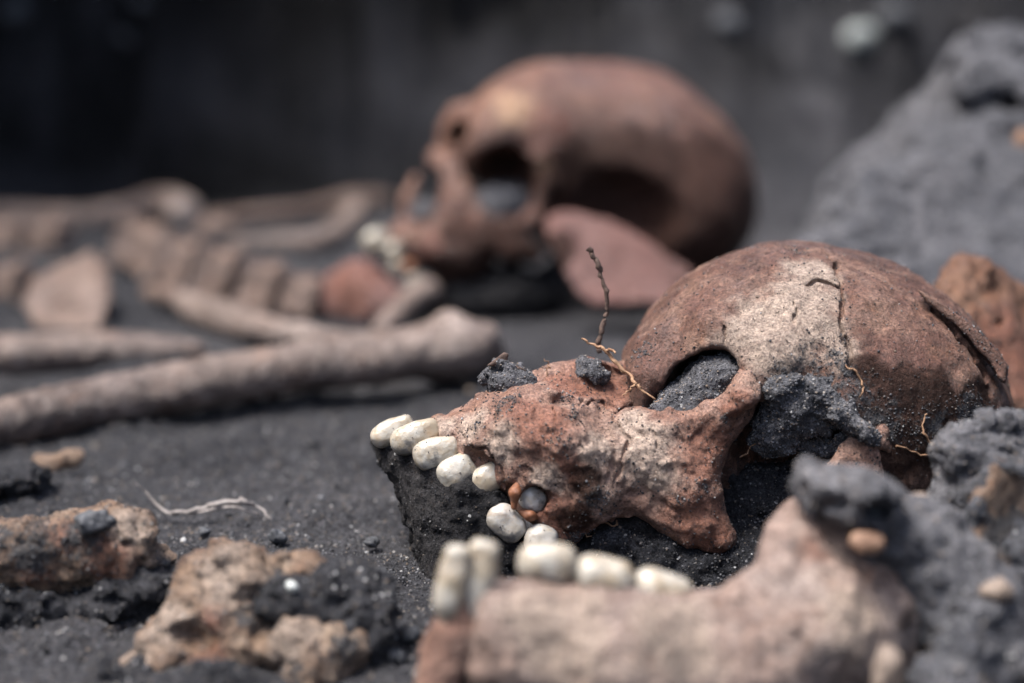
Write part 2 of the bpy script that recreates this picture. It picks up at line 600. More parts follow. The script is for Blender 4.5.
M_SKULL = bone_mat('bone_stained_brown', red=(0.135, 0.06, 0.042), cols=[(0.062, 0.027, 0.018), (0.145, 0.068, 0.046), (0.30, 0.18, 0.128)], soil=0.12, orange=0.45, grey=0.42)
M_FACE = bone_mat('bone_reddish_tan', [(0.17, 0.08, 0.056), (0.32, 0.178, 0.130), (0.46, 0.315, 0.245)], pale=(0.50, 0.385, 0.31), red=(0.26, 0.10, 0.058), soil=0.05, orange=0.75, grey=0.25, mott=0.6, bumpk=1.15, speck=0.35)
M_REAR = bone_mat('bone_red_brown', [(0.045, 0.019, 0.013), (0.115, 0.050, 0.033), (0.235, 0.122, 0.078)], rough=0.32, red=(0.17, 0.062, 0.040), pale=(0.38, 0.23, 0.135), soil=0.0, sc_=0.4, grey=0.4)
M_PINK = bone_mat('bone_dull_pink', [(0.10, 0.045, 0.036), (0.18, 0.082, 0.067), (0.25, 0.135, 0.113)], rough=.42, soil=-0.1, sc_=0.7, orange=0.2, grey=0.25)
M_LONG = bone_mat('bone_grey_tan', [(0.06, 0.041, 0.033), (0.20, 0.147, 0.122), (0.40, 0.325, 0.285)], rough=0.38, soil=0.36, sc_=0.6, orange=0.4, grey=0.4)
M_PALE = bone_mat('bone_pale_tan', [(0.20, 0.125, 0.098), (0.37, 0.265, 0.22), (0.53, 0.43, 0.375)], rough=0.46, soil=0.3, orange=0.55, grey=0.5, mott=1.0, bumpk=1.2, speck=0.3, sc_=0.8)
M_SPINE = bone_mat('bone_brown_grey', [(0.06, 0.035, 0.025), (0.165, 0.108, 0.083), (0.33, 0.245, 0.20)], rough=0.42, soil=0.25, sc_=0.7)
M_TAN = bone_mat('bone_rough_tan', [(0.15, 0.08, 0.046), (0.32, 0.21, 0.14), (0.50, 0.38, 0.285)], speck=0.9, soil=0.42, bumpk=2.2, orange=0.6, grey=0.4)
M_ORANGE = bone_mat('bone_rusty_orange', [(0.08, 0.036, 0.022), (0.19, 0.085, 0.045), (0.30, 0.16, 0.095)], soil=0.2, bumpk=1.4, orange=0.7, grey=0.3)
M_SOIL = soil_mat('soil_dark_grey')
M_CLOD = soil_mat('soil_clod_grey', d=(0.055, 0.056, 0.061), l=(0.32, 0.322, 0.342), brown=.5)
M_DARK_SOIL = soil_mat('soil_very_dark', d=(0.013, 0.013, 0.0135), l=(0.075, 0.073, 0.076))  # darkest of the soil tones
M_ROCK = soil_mat('soil_hard_grey', d=(0.035, 0.0355, 0.039), l=(0.27, 0.275, 0.297))
M_GRAIN_DARK = grain_mat('sand_grain_dark', 0.55)
M_GRAIN_DRY = grain_mat('sand_grain_dry', 1.5)
M_GRAIN = grain_mat('sand_grain')
M_TOOTH = tooth_mat('tooth_enamel')
M_TOOTHR = tooth_mat('tooth_dull_enamel', (0.20, 0.165, 0.115), (0.29, 0.265, 0.22))
M_TOOTHG = tooth_mat('tooth_grey_enamel', (0.29, 0.26, 0.215), (0.36, 0.35, 0.335))
M_ROOT = plain_mat('tooth_root_orange', (0.10, 0.036, 0.017), (0.27, 0.115, 0.06), 300, 0.45)
M_TWIG = plain_mat('twig_bark', (0.04, 0.026, 0.022), (0.13, 0.085, 0.065), 900, 0.8)
M_STRAW = plain_mat('straw_dry', (0.14, 0.07, 0.038), (0.36, 0.22, 0.13), 500, 0.7)
M_FIBRE = plain_mat('fibre_grey', (0.13, 0.11, 0.10), (0.30, 0.27, 0.25), 500, 0.7)
M_STONE = plain_mat('stone_grey', (0.022, 0.023, 0.026), (0.08, 0.082, 0.088), 260, 0.6)
M_WHITE = plain_mat('stone_pale', (0.32, 0.34, 0.32), (0.55, 0.56, 0.53), 120, 0.6)
M_DULL = plain_mat('stone_dull_green', (0.16, 0.175, 0.165), (0.28, 0.29, 0.275), 60, 0.7)
M_PEB = plain_mat('pebble_tan', (0.11, 0.055, 0.032), (0.27, 0.165, 0.11), 260, 0.55)
M_CRUMB = plain_mat('bone_crumb', (0.10, 0.072, 0.055), (0.26, 0.205, 0.165), 500, 0.7)

# ------------------------------------------------------------------ ground
def ground_z(x, y):
    n = x.size
    p = np.stack([x.ravel(), y.ravel(), np.zeros(n)], 1)
    z = 0.0045 * fbm(p / 0.06, 3, 1) + 0.0022 * fbm(p / 0.014, 3, 5) + 0.0011 * fbm(p / 0.0045, 3, 9, 0.6) + 0.0012 * (np.abs(vnoise(p / 0.006, 12)) + 0.5 * np.abs(vnoise(p / 0.0028, 13)))
    x = x.ravel(); y = y.ravel()
    # the pit's back wall: steep on the left, a gentler lit slope on the right
    ws = 0.06 * fbm(p / 0.35, 3, 21)
    k = sstep(-0.10, 0.14, x + 0.05 * fbm(p / 0.2, 2, 33))
    y0 = 1.52 + ws - 0.12 * k
    t = np.clip((y - y0) / (0.20 + 1.15 * k), 0, 1)
    wall = 0.95 * t ** (1.2) 
    wall = wall + (0.06 + 0.06 * k) * fbm(np.stack([x, y * 3.0, wall], 1) / np.array([0.16, 0.3, 0.10]), 5, 41, .6) * np.minimum(t * 4, 1) * np.minimum((1 - t) * 4 + 0.2, 1)
    z = z + wall + np.where(y > 2.6, 0.0, 0.0)
    # side of the pit to the right
    side = np.maximum(sstep(0.85, 1.25, x), sstep(-1.0, -1.4, x))
    z = np.maximum(z, 0.95 * side + 0.3 * z)
    return z

def shade_overhang():  # unseen overhang added above the view to shade the back wall
    f = Field()
    for i, (x, y, z, r) in enumerate([(-1.45, 1.45, .42, .20), (-1.2, 1.42, .40, .19), (-.98, 1.45, .41, .20), (-.76, 1.43, .40, .19), (-.55, 1.46, .42, .18), (-.42, 1.60, .45, .16)]):
        f.ell((x, y + .12, z), (.2, r * 1.55, r * .78), k=.05)
        f.box((x, y + .36, z + .18), (.2, .3, .34), .05, k=.05)
    f.noise(.03, .12, 4, 44); f.noise(.006, .02, 3, 45)
    return f

def axis(lo, hi, flo, fhi, fine, growth, cap):
    mid = np.arange(flo, fhi, fine)
    up = []; s = fine; v = mid[-1]
    while v < hi:
        s = min(s * growth, max(cap, (v - fhi) * 0.25)); v += s; up.append(v)
    dn = []; s = fine; v = flo
    while v > lo:
        s = min(s * growth, max(cap, (flo - v) * 0.25)); v -= s; dn.append(v)
    return np.concatenate([dn[::-1], mid, up])

gx = axis(-40, 40, -0.30, 0.30, 0.0013, 1.03, 0.012)
gy = axis(-20, 60, 0.40, 0.78, 0.0013, 1.02, 0.008)
GX, GY = np.meshgrid(gx, gy, indexing='ij')
GZ = ground_z(GX, GY)
GV = np.stack([GX.ravel(), GY.ravel(), GZ], 1)
nx, ny = len(gx), len(gy)
I = (np.arange(nx - 1)[:, None] * ny + np.arange(ny - 1)[None]).ravel()
GF = np.stack([I, I + ny, I + ny + 1, I + 1], 1)
kx = sstep(-0.02, -0.26, GV[:, 0] + 0.06 * fbm(GV / 0.15, 3, 77))
wall_shade = np.clip(sstep(1.42, 1.62, GV[:, 1] + 0.05 * fbm(GV / 0.1, 3, 78)) * (0.62 * sstep(0.16, 0.0, GV[:, 0]) + 0.36 * kx), 0, 1)  # shade of the steep back wall painted in, along with dark soil
wall_shade = np.clip(wall_shade + (GV[:, 1] > 1.35) * (0.9 * fbm(GV / np.array([0.22, 0.3, 0.09]), 4, 91, .6) - 0.05) * np.clip((GV[:, 1] - 1.35) * 5, 0, 1), 0, .95)
wall_shade = np.maximum(wall_shade, 0.8 * (GV[:, 1] > 1.2) * sstep(0.20, 0.26, GV[:, 2] + 0.02 * fbm(GV / 0.1, 3, 79)))
tag(make('ground', GV, GF, [M_SOIL], origin=(0, 0, 0), attrs={'wall_shade': wall_shade}), kind='structure')

# loose grains lying on the ground in the zone that is seen sharply
uu, vv, dd = uvd(GV)
wg = ((uu > -60) & (uu < 1080) & (vv > 380) & (vv < 740) & (dd > 0.3) & (dd < 0.85)).astype(float)
g1 = scatter(GV, GF, 150000, 0.00012, 0.00055, wg, 3.0, 0.35)
g2 = scatter(GV, GF, 700, 0.0006, 0.0022, wg, 3.5, 0.35)
o = make('sand_grains', g1[0], g1[1], [M_GRAIN, M_GRAIN], origin=(0, 0.5, 0), attrs=g1[2], smooth=False, extra=g2)
tag(o, kind='stuff')

def soil_attrs(V): return {'wall_shade': np.zeros(len(V))}

def soil_lump(name, field, h, label, cat, ngr=3000, rg=(0.0002, 0.0011), mat=None, parent=None, group=None, crumb=0.0017, size=0.0055):
    field.crumb(crumb, size, 7, 3)
    V, Fc = field.mesh(h)
    ex = scatter(V, Fc, int(ngr * 1.0), rg[0] * 0.55, rg[1] * 0.45, None, 2.5, 0.4) if ngr else None
    mat = mat or M_SOIL
    o = make(name, V, Fc, [mat, M_GRAIN_DRY if mat is M_CLOD else M_GRAIN_DARK if mat is M_DARK_SOIL else M_GRAIN], parent=parent, attrs=soil_attrs(V), extra=ex)
    if label: tag(o, label, cat, group)
    return o

def blobs(V, lst, nz=0.5, size=0.009, seed=0):
    """0..1 soft mask for stains and painted shade: lst of (centre, radius)"""
    out = np.zeros(len(V))
    if not lst: return out
    n = fbm(V / size, 4, seed, 0.6)
    for c, r in lst:
        d = np.linalg.norm(V - np.asarray(c), axis=1) / r
        out = np.maximum(out, sstep(1.6, 0.2, d + nz * n * 0.5))
    return out

def bone_mesh(name, field, h, mat, parent=None, pale=(), red=(), soil=(), dark=(), ngr=0, label=None, cat=None, group=None, origin=None, dust=0.15):
    V, Fc = field.mesh(h)
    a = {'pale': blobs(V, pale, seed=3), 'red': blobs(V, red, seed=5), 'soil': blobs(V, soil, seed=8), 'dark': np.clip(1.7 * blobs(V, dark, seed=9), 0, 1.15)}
    ex = scatter(V, Fc, ngr, 0.0001, 0.00042, dust + a['soil'] ** 2, 3.0, 0.35) if ngr else None
    o = make(name, V, Fc, [mat, M_GRAIN], parent=parent, attrs=a, extra=ex, origin=origin)
    if label: tag(o, label, cat, group)
    return o

def tube_mesh(pts, rads, seg=8, wob=0.0, seed=0, sub=6):
    """round wand along smoothed points"""
    pts = np.asarray(pts, float); rads = np.asarray(rads, float)
    n = len(pts); T = []; R = []
    ext = np.vstack([2 * pts[0] - pts[1], pts, 2 * pts[-1] - pts[-2]])
    for i in range(n - 1):
        p0, p1, p2, p3 = ext[i:i + 4]
        for s_ in range(sub):
            t = s_ / sub
            T.append(0.5 * ((2 * p1) + (-p0 + p2) * t + (2 * p0 - 5 * p1 + 4 * p2 - p3) * t * t + (-p0 + 3 * p1 - 3 * p2 + p3) * t ** 3))
            R.append(rads[i] + (rads[i + 1] - rads[i]) * t)
    T.append(pts[-1]); R.append(rads[-1])
    T = np.array(T); R = np.array(R)
    if wob:
        k = np.arange(len(T))[:, None] * 0.7
        T = T + wob * np.stack([vnoise(np.hstack([k, k * 0 + 3.1 * j, k * 0 + seed]), seed) for j in range(3)], 1)
        R = R * (1 + 0.3 * vnoise(np.hstack([k * 1.3, k * 0 + 9, k * 0 + seed]), seed + 1))
    V = []; Fc = []
    up = np.array([0.31, 0.2, 0.93])
    for i in range(len(T)):
        t = T[min(i + 1, len(T) - 1)] - T[max(i - 1, 0)]
        t = t / np.linalg.norm(t)
        a = np.cross(t, up); a /= np.linalg.norm(a) + 1e-9
        b = np.cross(t, a)
        for j in range(seg):
            an = 2 * math.pi * j / seg
            V.append(T[i] + R[i] * (math.cos(an) * a + math.sin(an) * b))
    for i in range(len(T) - 1):
        for j in range(seg):
            Fc.append([i * seg + j, i * seg + (j + 1) % seg, (i + 1) * seg + (j + 1) % seg, (i + 1) * seg + j])
    V += [T[0], T[-1]]
    e0 = len(V) - 2; e1 = len(V) - 1; l = (len(T) - 1) * seg
    for j in range(seg):
        Fc.append([e0, (j + 1) % seg, j, e0]); Fc.append([e1, l + j, l + (j + 1) % seg, e1])
    Fc = np.array(Fc)
    return np.array(V), Fc

def wand(name, pts, rads, mat, label=None, cat=None, wob=0.0002, seed=0, parent=None, group=None, branches=()):
    V, Fc = tube_mesh(pts, rads, 7, wob, seed)
    keep = Fc[:, 0] != Fc[:, 3]
    tris = Fc[~keep][:, :3]
    quads = Fc[keep]
    VV = [V]; QQ = [quads]; TT = [tris]; n = len(V)
    for bp, br in branches:
        v2, f2 = tube_mesh(bp, br, 6, wob, seed + 5)
        kp = f2[:, 0] != f2[:, 3]
        VV.append(v2); QQ.append(f2[kp] + n); TT.append(f2[~kp][:, :3] + n); n += len(v2)
    V = np.concatenate(VV); Q_ = np.concatenate(QQ); T_ = np.concatenate(TT)
    o = make(name, V, Q_, [mat], parent=parent, extra=(np.zeros((0, 3)), np.zeros((0, 3), int), {}, 0))
    # caps
    me = o.data
    import bmesh
    bm = bmesh.new(); bm.from_mesh(me)
    bm.verts.ensure_lookup_table()
    for t in T_:
        try: bm.faces.new([bm.verts[i] for i in t])
        except ValueError: pass
    bm.normal_update()
    bmesh.ops.recalc_face_normals(bm, faces=bm.faces)
    bm.to_mesh(me); bm.free()
    if label: tag(o, label, cat, group)
    return o

def crack(field, pts, r, k=0.0003, jag=3.0, seed=0, deep=3.0):
    """a narrow slot cut along pixel points on the surface that the ray through each meets"""
    out = []
    rg = np.random.default_rng(seed)
    for i in range(len(pts) - 1):
        a = np.array(pts[i], float); b = np.array(pts[i + 1], float)
        n = max(1, int(np.linalg.norm(b - a) / 6))
        for j in range(n):
            q = a + (b - a) * j / n + (rg.random(2) - 0.5) * jag * (1 if (i or j) else 0)
            out.append(field.hit(*q))
    out.append(field.hit(*pts[-1]))
    out = np.array(out)
    keep = np.concatenate([[True], np.linalg.norm(np.diff(out, axis=0), axis=1) < 0.02])
    out = out[keep]
    e = 0.0006
    gr = np.stack([field(out + np.eye(3)[i] * e) - field(out - np.eye(3)[i] * e) for i in range(3)], 1)
    gr /= np.linalg.norm(gr, axis=1)[:, None] + 1e-9
    rr = np.array([r * (0.55 + 0.8 * rg.random()) for _ in out]); rr[0] *= .6; rr[-1] *= .6
    segs = []
    for st in np.arange(-0.5, deep, 1.0):
        q = out - gr * (st * r)
        for i in range(len(q) - 1):
            segs.append((q[i], q[i + 1], rr[i], rr[i + 1]))
    c = out.mean(0); R = np.linalg.norm(out - c, axis=1).max() + r * (deep + 2) + 0.002
    def fn(p):
        d = np.full(len(p), 1.0)
        m = np.linalg.norm(p - c, axis=1) < R
        x = p[m]
        if not len(x): return d
        best = np.full(len(x), 1.0)
        for a, b, ra, rb in segs:
            ba = b - a; pa = x - a
            h = np.clip(pa @ ba / max(ba @ ba, 1e-12), 0, 1)
            best = np.minimum(best, np.linalg.norm(pa - h[:, None] * ba, axis=1) - (ra + (rb - ra) * h))
        d[m] = best
        return d
    field.ops.append((fn, 's', k))

V, Fc = shade_overhang().mesh(.006)
tag(make('terrain_shade_lip', V, Fc, [M_SOIL], attrs={'wall_shade': np.full(len(V), .55)}), kind='structure')  # added shading lip, its own colour darkened too

# ================================================================== the skull in the middle (sharp)
sk = empty('skull', Q(760, 520, 100))
tag(sk, 'cracked reddish-brown human skull on its back in sharp focus, soil-filled eye socket, pale upper teeth', 'skull', 'human skulls in the grave')

def qe(f, u, v, w, rx, rd, rz, **kw):
    s_ = sc(w)
    return f.ell(Q(u, v, w), (rx * s_, rd * s_, rz * s_), **kw)
def qc(f, pts, rads, **kw):
    """pts: (u, v, w)"""
    return f.chain([Q(*p) for p in pts], [r * sc(p[2]) for r, p in zip(rads, pts)], **kw)
px = S0

cr = Field()
qe(cr, 822, 412, 165, 186, 190, 160, roll=14, k=0.004)
qe(cr, 760, 352, 140, 122, 150, 102, roll=-12, k=0.012)
qe(cr, 690, 352, 105, 74, 110, 44, roll=-38, k=0.010)
# brow ridge round the near eye socket, down to the cheek joint
qc(cr, [(652, 362, 70), (680, 346, 35), (712, 330, 12), (742, 340, -2), (760, 364, -8)], [20, 18, 17, 19, 20], k=0.006)
# bone behind the temple hollow and the rough ear region
qe(cr, 850, 470, 30, 42, 40, 52, roll=10, k=0.006)
cr.noise(0.0016, 0.035, 3, 3)
w0 = (uvd(cr.hit(772, 350))[2] - D0) / S0
# eye socket and temple hollow
qc(cr, [(668, 352, 45), (655, 378, 30), (650, 398, 28)], [22, 24, 20], k=0.006)
qe(cr, 706, 388, 20, 48, 110, 36, roll=-30, mode='s', k=0.0025)
qe(cr, 668, 410, -10, 22, 40, 22, mode='s', k=0.003)
qe(cr, 790, 470, -10, 66, 62, 78, roll=0, mode='s', k=0.006)
qc(cr, [(796, 336, w0 + 24), (774, 356, w0 + 14), (758, 376, w0 + 8)], [15, 16, 12], k=0.010)
cr.noise(0.0006, 0.008, 3, 4)
cr.noise(0.00028, 0.0028, 2, 6)
cr_s = cr
# gap under the lifted flake on the far right of the dome
gap = [(936, 309), (952, 322), (968, 342), (984, 366), (994, 392), (988, 396), (974, 374), (956, 350), (940, 330), (930, 314)]
cr_clean = Field(); cr_clean.ops = list(cr.ops); cr_clean.lo, cr_clean.hi = cr.lo, cr.hi
crack(cr, [(806, 284), (817, 279), (826, 282), (834, 287), (841, 288), (842, 280), (843, 290), (845, 300), (841, 312), (839, 324), (844, 331), (846, 346), (852, 356)], 2.0 * px, seed=1, jag=5)
crack(cr, [(822, 247), (828, 254), (836, 264), (838, 274), (842, 284)], 1.2 * px, seed=9, jag=4)
crack(cr, [(830, 259), (838, 262), (834, 268)], 3.4 * px, seed=2, jag=1)
crack(cr, [(793, 300), (797, 310), (794, 322)], 1.5 * px, seed=3)
crack(cr, [(846, 336), (852, 352), (846, 370)], 2.2 * px, seed=4)
crack(cr, [(722, 322), (726, 334), (724, 346)], 1.4 * px, seed=5)
def lvl(f, u, v): return f.hit(u, v)
hc = lambda u, v: cr_clean.hit(u, v)
crack(cr, [(934, 308), (948, 320), (962, 337), (974, 354), (986, 376), (992, 394)], 5.0 * px, seed=6, jag=2, k=0.001)
pale = [(hc(770, 352), 24 * px), (hc(800, 300), 46 * px), (hc(770, 322), 40 * px), (hc(818, 325), 34 * px), (hc(745, 330), 30 * px), (hc(812, 270), 28 * px), (hc(790, 345), 36 * px), (hc(840, 352), 22 * px)]
red = [(hc(690, 366), 40 * px), (hc(660, 375), 36 * px), (hc(720, 345), 14 * px), (hc(880, 400), 50 * px), (hc(700, 300), 30 * px), (hc(910, 360), 40 * px)]
soilm = [(hc(800, 372), 34 * px), (hc(845, 385), 34 * px), (hc(868, 420), 26 * px), (hc(835, 362), 22 * px), (hc(845, 340), 10 * px), (hc(842, 300), 7 * px), (hc(880, 420), 34 * px), (hc(930, 425), 34 * px), (hc(858, 388), 26 * px), (hc(640, 350), 18 * px), (hc(970, 410), 26 * px), (hc(800, 252), 14 * px)]
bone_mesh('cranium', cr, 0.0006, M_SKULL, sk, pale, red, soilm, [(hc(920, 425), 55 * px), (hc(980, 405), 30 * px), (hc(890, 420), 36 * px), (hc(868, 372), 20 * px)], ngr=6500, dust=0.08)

# lifted flake of the dome
fl = Field()
FLP = [(918, 290), (944, 303), (974, 326), (999, 350), (1010, 366), (1006, 386), (996, 378), (984, 358), (966, 334), (946, 318), (928, 304)]
qv = lambda u, v: D0 + S0 * (140 - 0.0 * (u - 960)) - S0 * 14
p0 = uvd(hc(960, 325))[2]
fl.plate(FLP, lambda u, v: p0 - 0.0015 + (v - 335) * 0 + (960 - u) * 0.00003, 0.004, 0.0012)
fl.noise(0.0008, 0.012, 3, 8)
bone_mesh('bone_flake', fl, 0.0006, M_SKULL, sk, (), [(P(985, 350, p0), 40 * px)], ngr=300)

# face: upper jaw and cheekbone in one surface with a seam between them
wT = (uvd(cr_clean.hit(772, 350))[2] - D0) / S0
uj = Field()
qe(uj, 556, 444, 25, 88, 90, 56, roll=20, k=0.006)
qe(uj, 580, 492, 5, 46, 60, 50, roll=30, k=0.008)
qc(uj, [(422, 429, 46), (458, 436, 16), (500, 450, -4), (540, 478, -12), (560, 510, -10)], [9, 17, 29, 32, 26], k=0.006)
qc(uj, [(474, 424, 30), (516, 408, 50), (556, 390, 60), (584, 378, 70)], [14, 19, 22, 18], k=0.006)
qc(uj, [(584, 388, 60), (622, 382, 80), (660, 366, 100)], [20, 18, 20], k=0.006)
qe(uj, 616, 402, 55, 34, 40, 16, roll=-10, k=0.005)
for (u0, v0, w0, u1, v1, w1) in [(424, 428, 20, 468, 412, 36), (448, 438, 2, 500, 420, 10), (468, 450, -10, 522, 432, -8), (506, 458, -18, 552, 446, -22), (520, 480, -26, 562, 470, -28)]:
    qc(uj, [(u0, v0, w0), (u1, v1, w1)], [9, 5], k=0.004)
uj.noise(0.0016, 0.020, 3, 13)
CBP = [(606, 424), (626, 408), (655, 415), (698, 411), (730, 394), (738, 374), (758, 356), (776, 364), (770, 388), (754, 414), (732, 446), (716, 472), (717, 508), (724, 526), (735, 544),
       (716, 553), (688, 546), (657, 530), (626, 511), (602, 498), (590, 470)]
cbs = lambda u, v: D0 + S0 * (-26 + 0.10 * np.abs(u - 690) + 0.0009 * (u - 690) ** 2 + 0.001 * (v - 455) ** 2)
uj.plate(CBP, cbs, 0.0046, 0.0042, k=0.006)
qe(uj, 664, 462, -18, 46, 26, 28, roll=20, k=0.008)
qc(uj, [(634, 420, -14), (672, 428, -24), (708, 420, -26), (742, 396, min(-10, wT)), (768, 362, w0 + 18)], [10, 11, 12, 13, 16], k=0.004)
qc(uj, [(690, 490, -22), (722, 536, -18)], [20, 10], k=0.008)
qe(uj, 604, 558, 0, 24, 60, 42, mode='s', k=0.005)                 # hollow under the cheek
qe(uj, 534, 499, -40, 15, 26, 15, mode='s', k=0.001)               # open tooth socket
qe(uj, 512, 498, -36, 9, 20, 17, mode='s', k=0.001)
qe(uj, 478, 462, -30, 20, 16, 12, roll=20, mode='s', k=0.002)
qe(uj, 566, 398, -30, 16, 14, 9, mode='s', k=0.003)
qe(uj, 640, 372, 30, 20, 40, 8, roll=-20, mode='s', k=0.002)       # splintered nose opening
qe(uj, 612, 372, 40, 18, 30, 7, roll=10, mode='s', k=0.003)
uj.noise(0.0008, 0.006, 3, 14)
uj.noise(0.0004, 0.0026, 2, 16)
uj.crumb(0.0005, 0.005, 15)
ujc = Field(); ujc.ops = list(uj.ops); ujc.lo, ujc.hi = uj.lo, uj.hi
crack(uj, [(576, 408), (583, 402), (602, 401), (612, 412), (621, 430), (627, 440), (622, 462), (615, 488)], 1.5 * px, seed=11, jag=5)
crack(uj, [(452, 434), (462, 432), (466, 442)], 1.3 * px, seed=12)
crack(uj, [(466, 448), (484, 450), (496, 462), (506, 486)], 1.6 * px, seed=13)
crack(uj, [(650, 428), (658, 440), (656, 452)], 1.2 * px, seed=15)
crack(uj, [(560, 396), (552, 410), (556, 424)], 1.1 * px, seed=16)
for (u, v, r) in [(700, 432, 2.4), (684, 442, 1.8), (672, 470, 2), (712, 420, 2.0), (690, 505, 2.2), (640, 446, 1.6), (546, 452, 1.8), (520, 430, 1.6), (590, 470, 2.0)]:
    uj.ell(ujc.hit(u, v), r * px, mode='s', k=0.0006)
hj = hb = lambda u, v: ujc.hit(u, v)
bone_mesh('face_bone', uj, 0.0006, M_FACE, sk,
          [(hj(765, 362), 16 * px), (hj(600, 450), 22 * px), (hj(470, 424), 22 * px), (hj(640, 450), 34 * px), (hj(500, 440), 22 * px), (hj(440, 426), 18 * px), (hj(546, 478), 18 * px), (hj(652, 474), 26 * px), (hj(632, 425), 20 * px)],
          [(hj(545, 425), 30 * px), (hj(560, 470), 22 * px), (hj(600, 380), 40 * px), (hj(570, 386), 34 * px), (hj(560, 520), 34 * px), (hj(520, 412), 26 * px), (hj(640, 385), 30 * px),
           (hb(706, 440), 26 * px), (hb(712, 535), 30 * px), (hb(690, 512), 26 * px), (hb(735, 410), 18 * px), (hb(700, 465), 24 * px)],
          [(hj(558, 438), 15 * px), (hj(574, 414), 11 * px), (hj(592, 372), 16 * px), (hj(476, 426), 7 * px), (hj(566, 400), 14 * px), (hj(600, 498), 16 * px), (hj(575, 540), 14 * px), (hj(505, 402), 20 * px),
           (hb(702, 485), 11 * px), (hb(724, 418), 7 * px), (hb(762, 372), 12 * px), (hb(680, 500), 8 * px)],
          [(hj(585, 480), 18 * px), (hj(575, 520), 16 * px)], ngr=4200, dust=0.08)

# upper teeth: u, v, w, half sizes across / along, turn, material
def tooth(par, c, s_, a, b, dep, roll, mat, seed, lobes=1, vox=0.0004):
    f = Field()
    B = basis(roll)
    # crown: a rounded block, worn at the biting end
    m_ = min(a, b)
    f.box(c, (a * s_, dep * s_ * .8, b * s_), rnd=m_ * s_ * .66, roll=roll, k=0.001)
    if a >= b: f.ell(c - B[:, 0] * a * s_ * .25 - B[:, 1] * dep * s_ * .25, (a * s_ * .85, dep * s_ * .75, b * s_ * 1.06), roll=roll, k=.003)
    if lobes > 1:
        for k_ in (-1, 1):
            f.ell(c + B[:, 0] * a * s_ * .42 * k_ - B[:, 1] * dep * s_ * .3, (a * s_ * .55, dep * s_ * .8, b * s_ * .95), roll=roll, k=0.003)
    elif b > a:
        f.cap(c, c - B[:, 2] * b * s_ * 1.3, a * s_ * .85, a * s_ * .55, k=0.004)
    f.noise(0.00030, 0.005, 3, seed)
    V, Fc = f.mesh(vox)
    lowd = (c - V) @ UP / (b * s_); at = {'soil': np.clip(0.5 * fbm(V / 0.003, 2, seed + 3) + 0.45 * np.clip(lowd, 0, 1.2), 0, 1)}
    ex = scatter(V, Fc, 25, 0.0001, 0.0003, None)
    return make('tooth', V, Fc, [mat, M_GRAIN], parent=par, attrs=at, extra=ex)

TEETH = [(394, 430, 36, 21, 9.5, 13, -27, 1), (417, 436, 14, 24, 12.5, 14, -22, 1), (438, 452, -2, 22, 13.5, 14, -18, 1), (458, 471, -12, 18, 14.5, 13, -32, 1),
         (489, 478, -14, 17, 12.5, 13, -34, 1), (534, 499, -22, 12, 11, 14, 20, 1), (507, 523, -26, 18, 12, 14, 44, 2), (542, 540, -30, 14, 12, 14, 10, 2)]
for i, (u, v, w, a, b, dep, ro, lo) in enumerate(TEETH):
    tooth(sk, Q(u, v, w), sc(w), a, b, dep, ro, M_TOOTHG if i >= 5 else M_TOOTH, 40 + i, lo)
for pts, rad in (([(519, 478, -34), (515, 493, -42), (514, 507, -40)], [2.2, 5.2, 3.2]), ([(521, 512, -36), (530, 516, -38), (538, 517, -30)], [2.4, 4.2, 2.6])):
    f = Field(); qc(f, pts, rad, k=0.002); f.noise(0.0002, 0.003, 2, 9)
    V, Fc = f.mesh(0.0004)
    make('tooth_root', V, Fc, [M_ROOT], parent=sk)

# ------------------------------------------------------------------ soil caught on and under that skull
f = Field()
poly = [(374, 439), (398, 438), (420, 447), (440, 462), (460, 474), (480, 478), (500, 488), (508, 500), (516, 532), (566, 552), (600, 520), (640, 512), (700, 540), (760, 560), (800, 600), (560, 640), (414, 640), (418, 570), (413, 532), (405, 507), (397, 482), (378, 460)]
def blk(u, v):
    fr = np.interp(u, [374, 393, 417, 438, 457, 490, 540, 620, 800], [34, 26, -2, -16, -26, -30, -34, -8, -20])
    return D0 + S0 * (fr + 60)
f.plate(poly, blk, 60 * px, 0.006)
f.noise(0.0014, 0.018, 3, 61); f.noise(0.0007, 0.005, 3, 62, 0.6)
soil_lump('soil_block', f, 0.0008, 'upright block of dark soil left standing beneath the upper teeth of the sharp skull', 'soil', 9000, (0.00015, 0.0008), M_DARK_SOIL, crumb=0.0017, size=0.0042)

f = Field()
qe(f, 692, 404, 22, 56, 46, 26, roll=-26, k=0.005)
qe(f, 712, 378, 20, 30, 40, 22, roll=-30, k=0.005)
f.noise(0.0014, 0.011, 3, 63); f.noise(0.0008, 0.004, 3, 64)
soil_lump('soil_plug', f, 0.0006, 'granular grey soil filling the eye socket of the sharp skull', 'soil', 3200, (0.0002, 0.0010), M_CLOD)

f = Field()
for (u, v, rx, rz, ro) in [(784, 386, 26, 22, 0), (814, 384, 26, 22, -8), (832, 402, 18, 28, -25), (848, 420, 14, 18, -30), (866, 436, 15, 9, 30), (770, 402, 14, 24, 10)]:
    f.ell(hc(u, v) + FW * 11 * px, (rx * px, 24 * px, rz * px), roll=ro, k=0.004)
qe(f, 804, 410, -8, 42, 36, 34, roll=4, k=0.005)
qe(f, 778, 424, -4, 22, 30, 34, roll=15, k=0.005)
qe(f, 820, 446, 4, 34, 24, 16, roll=0, k=0.005)
f.noise(0.0030, 0.014, 3, 65)
qe(f, 822, 452, -40, 20, 30, 12, roll=-10, mode='s', k=0.004)
soil_lump('soil_lump', f, 0.0007, 'grey crumbly soil lump caked over the temple of the sharp skull', 'soil', 6000, (0.0002, 0.0011), M_CLOD)

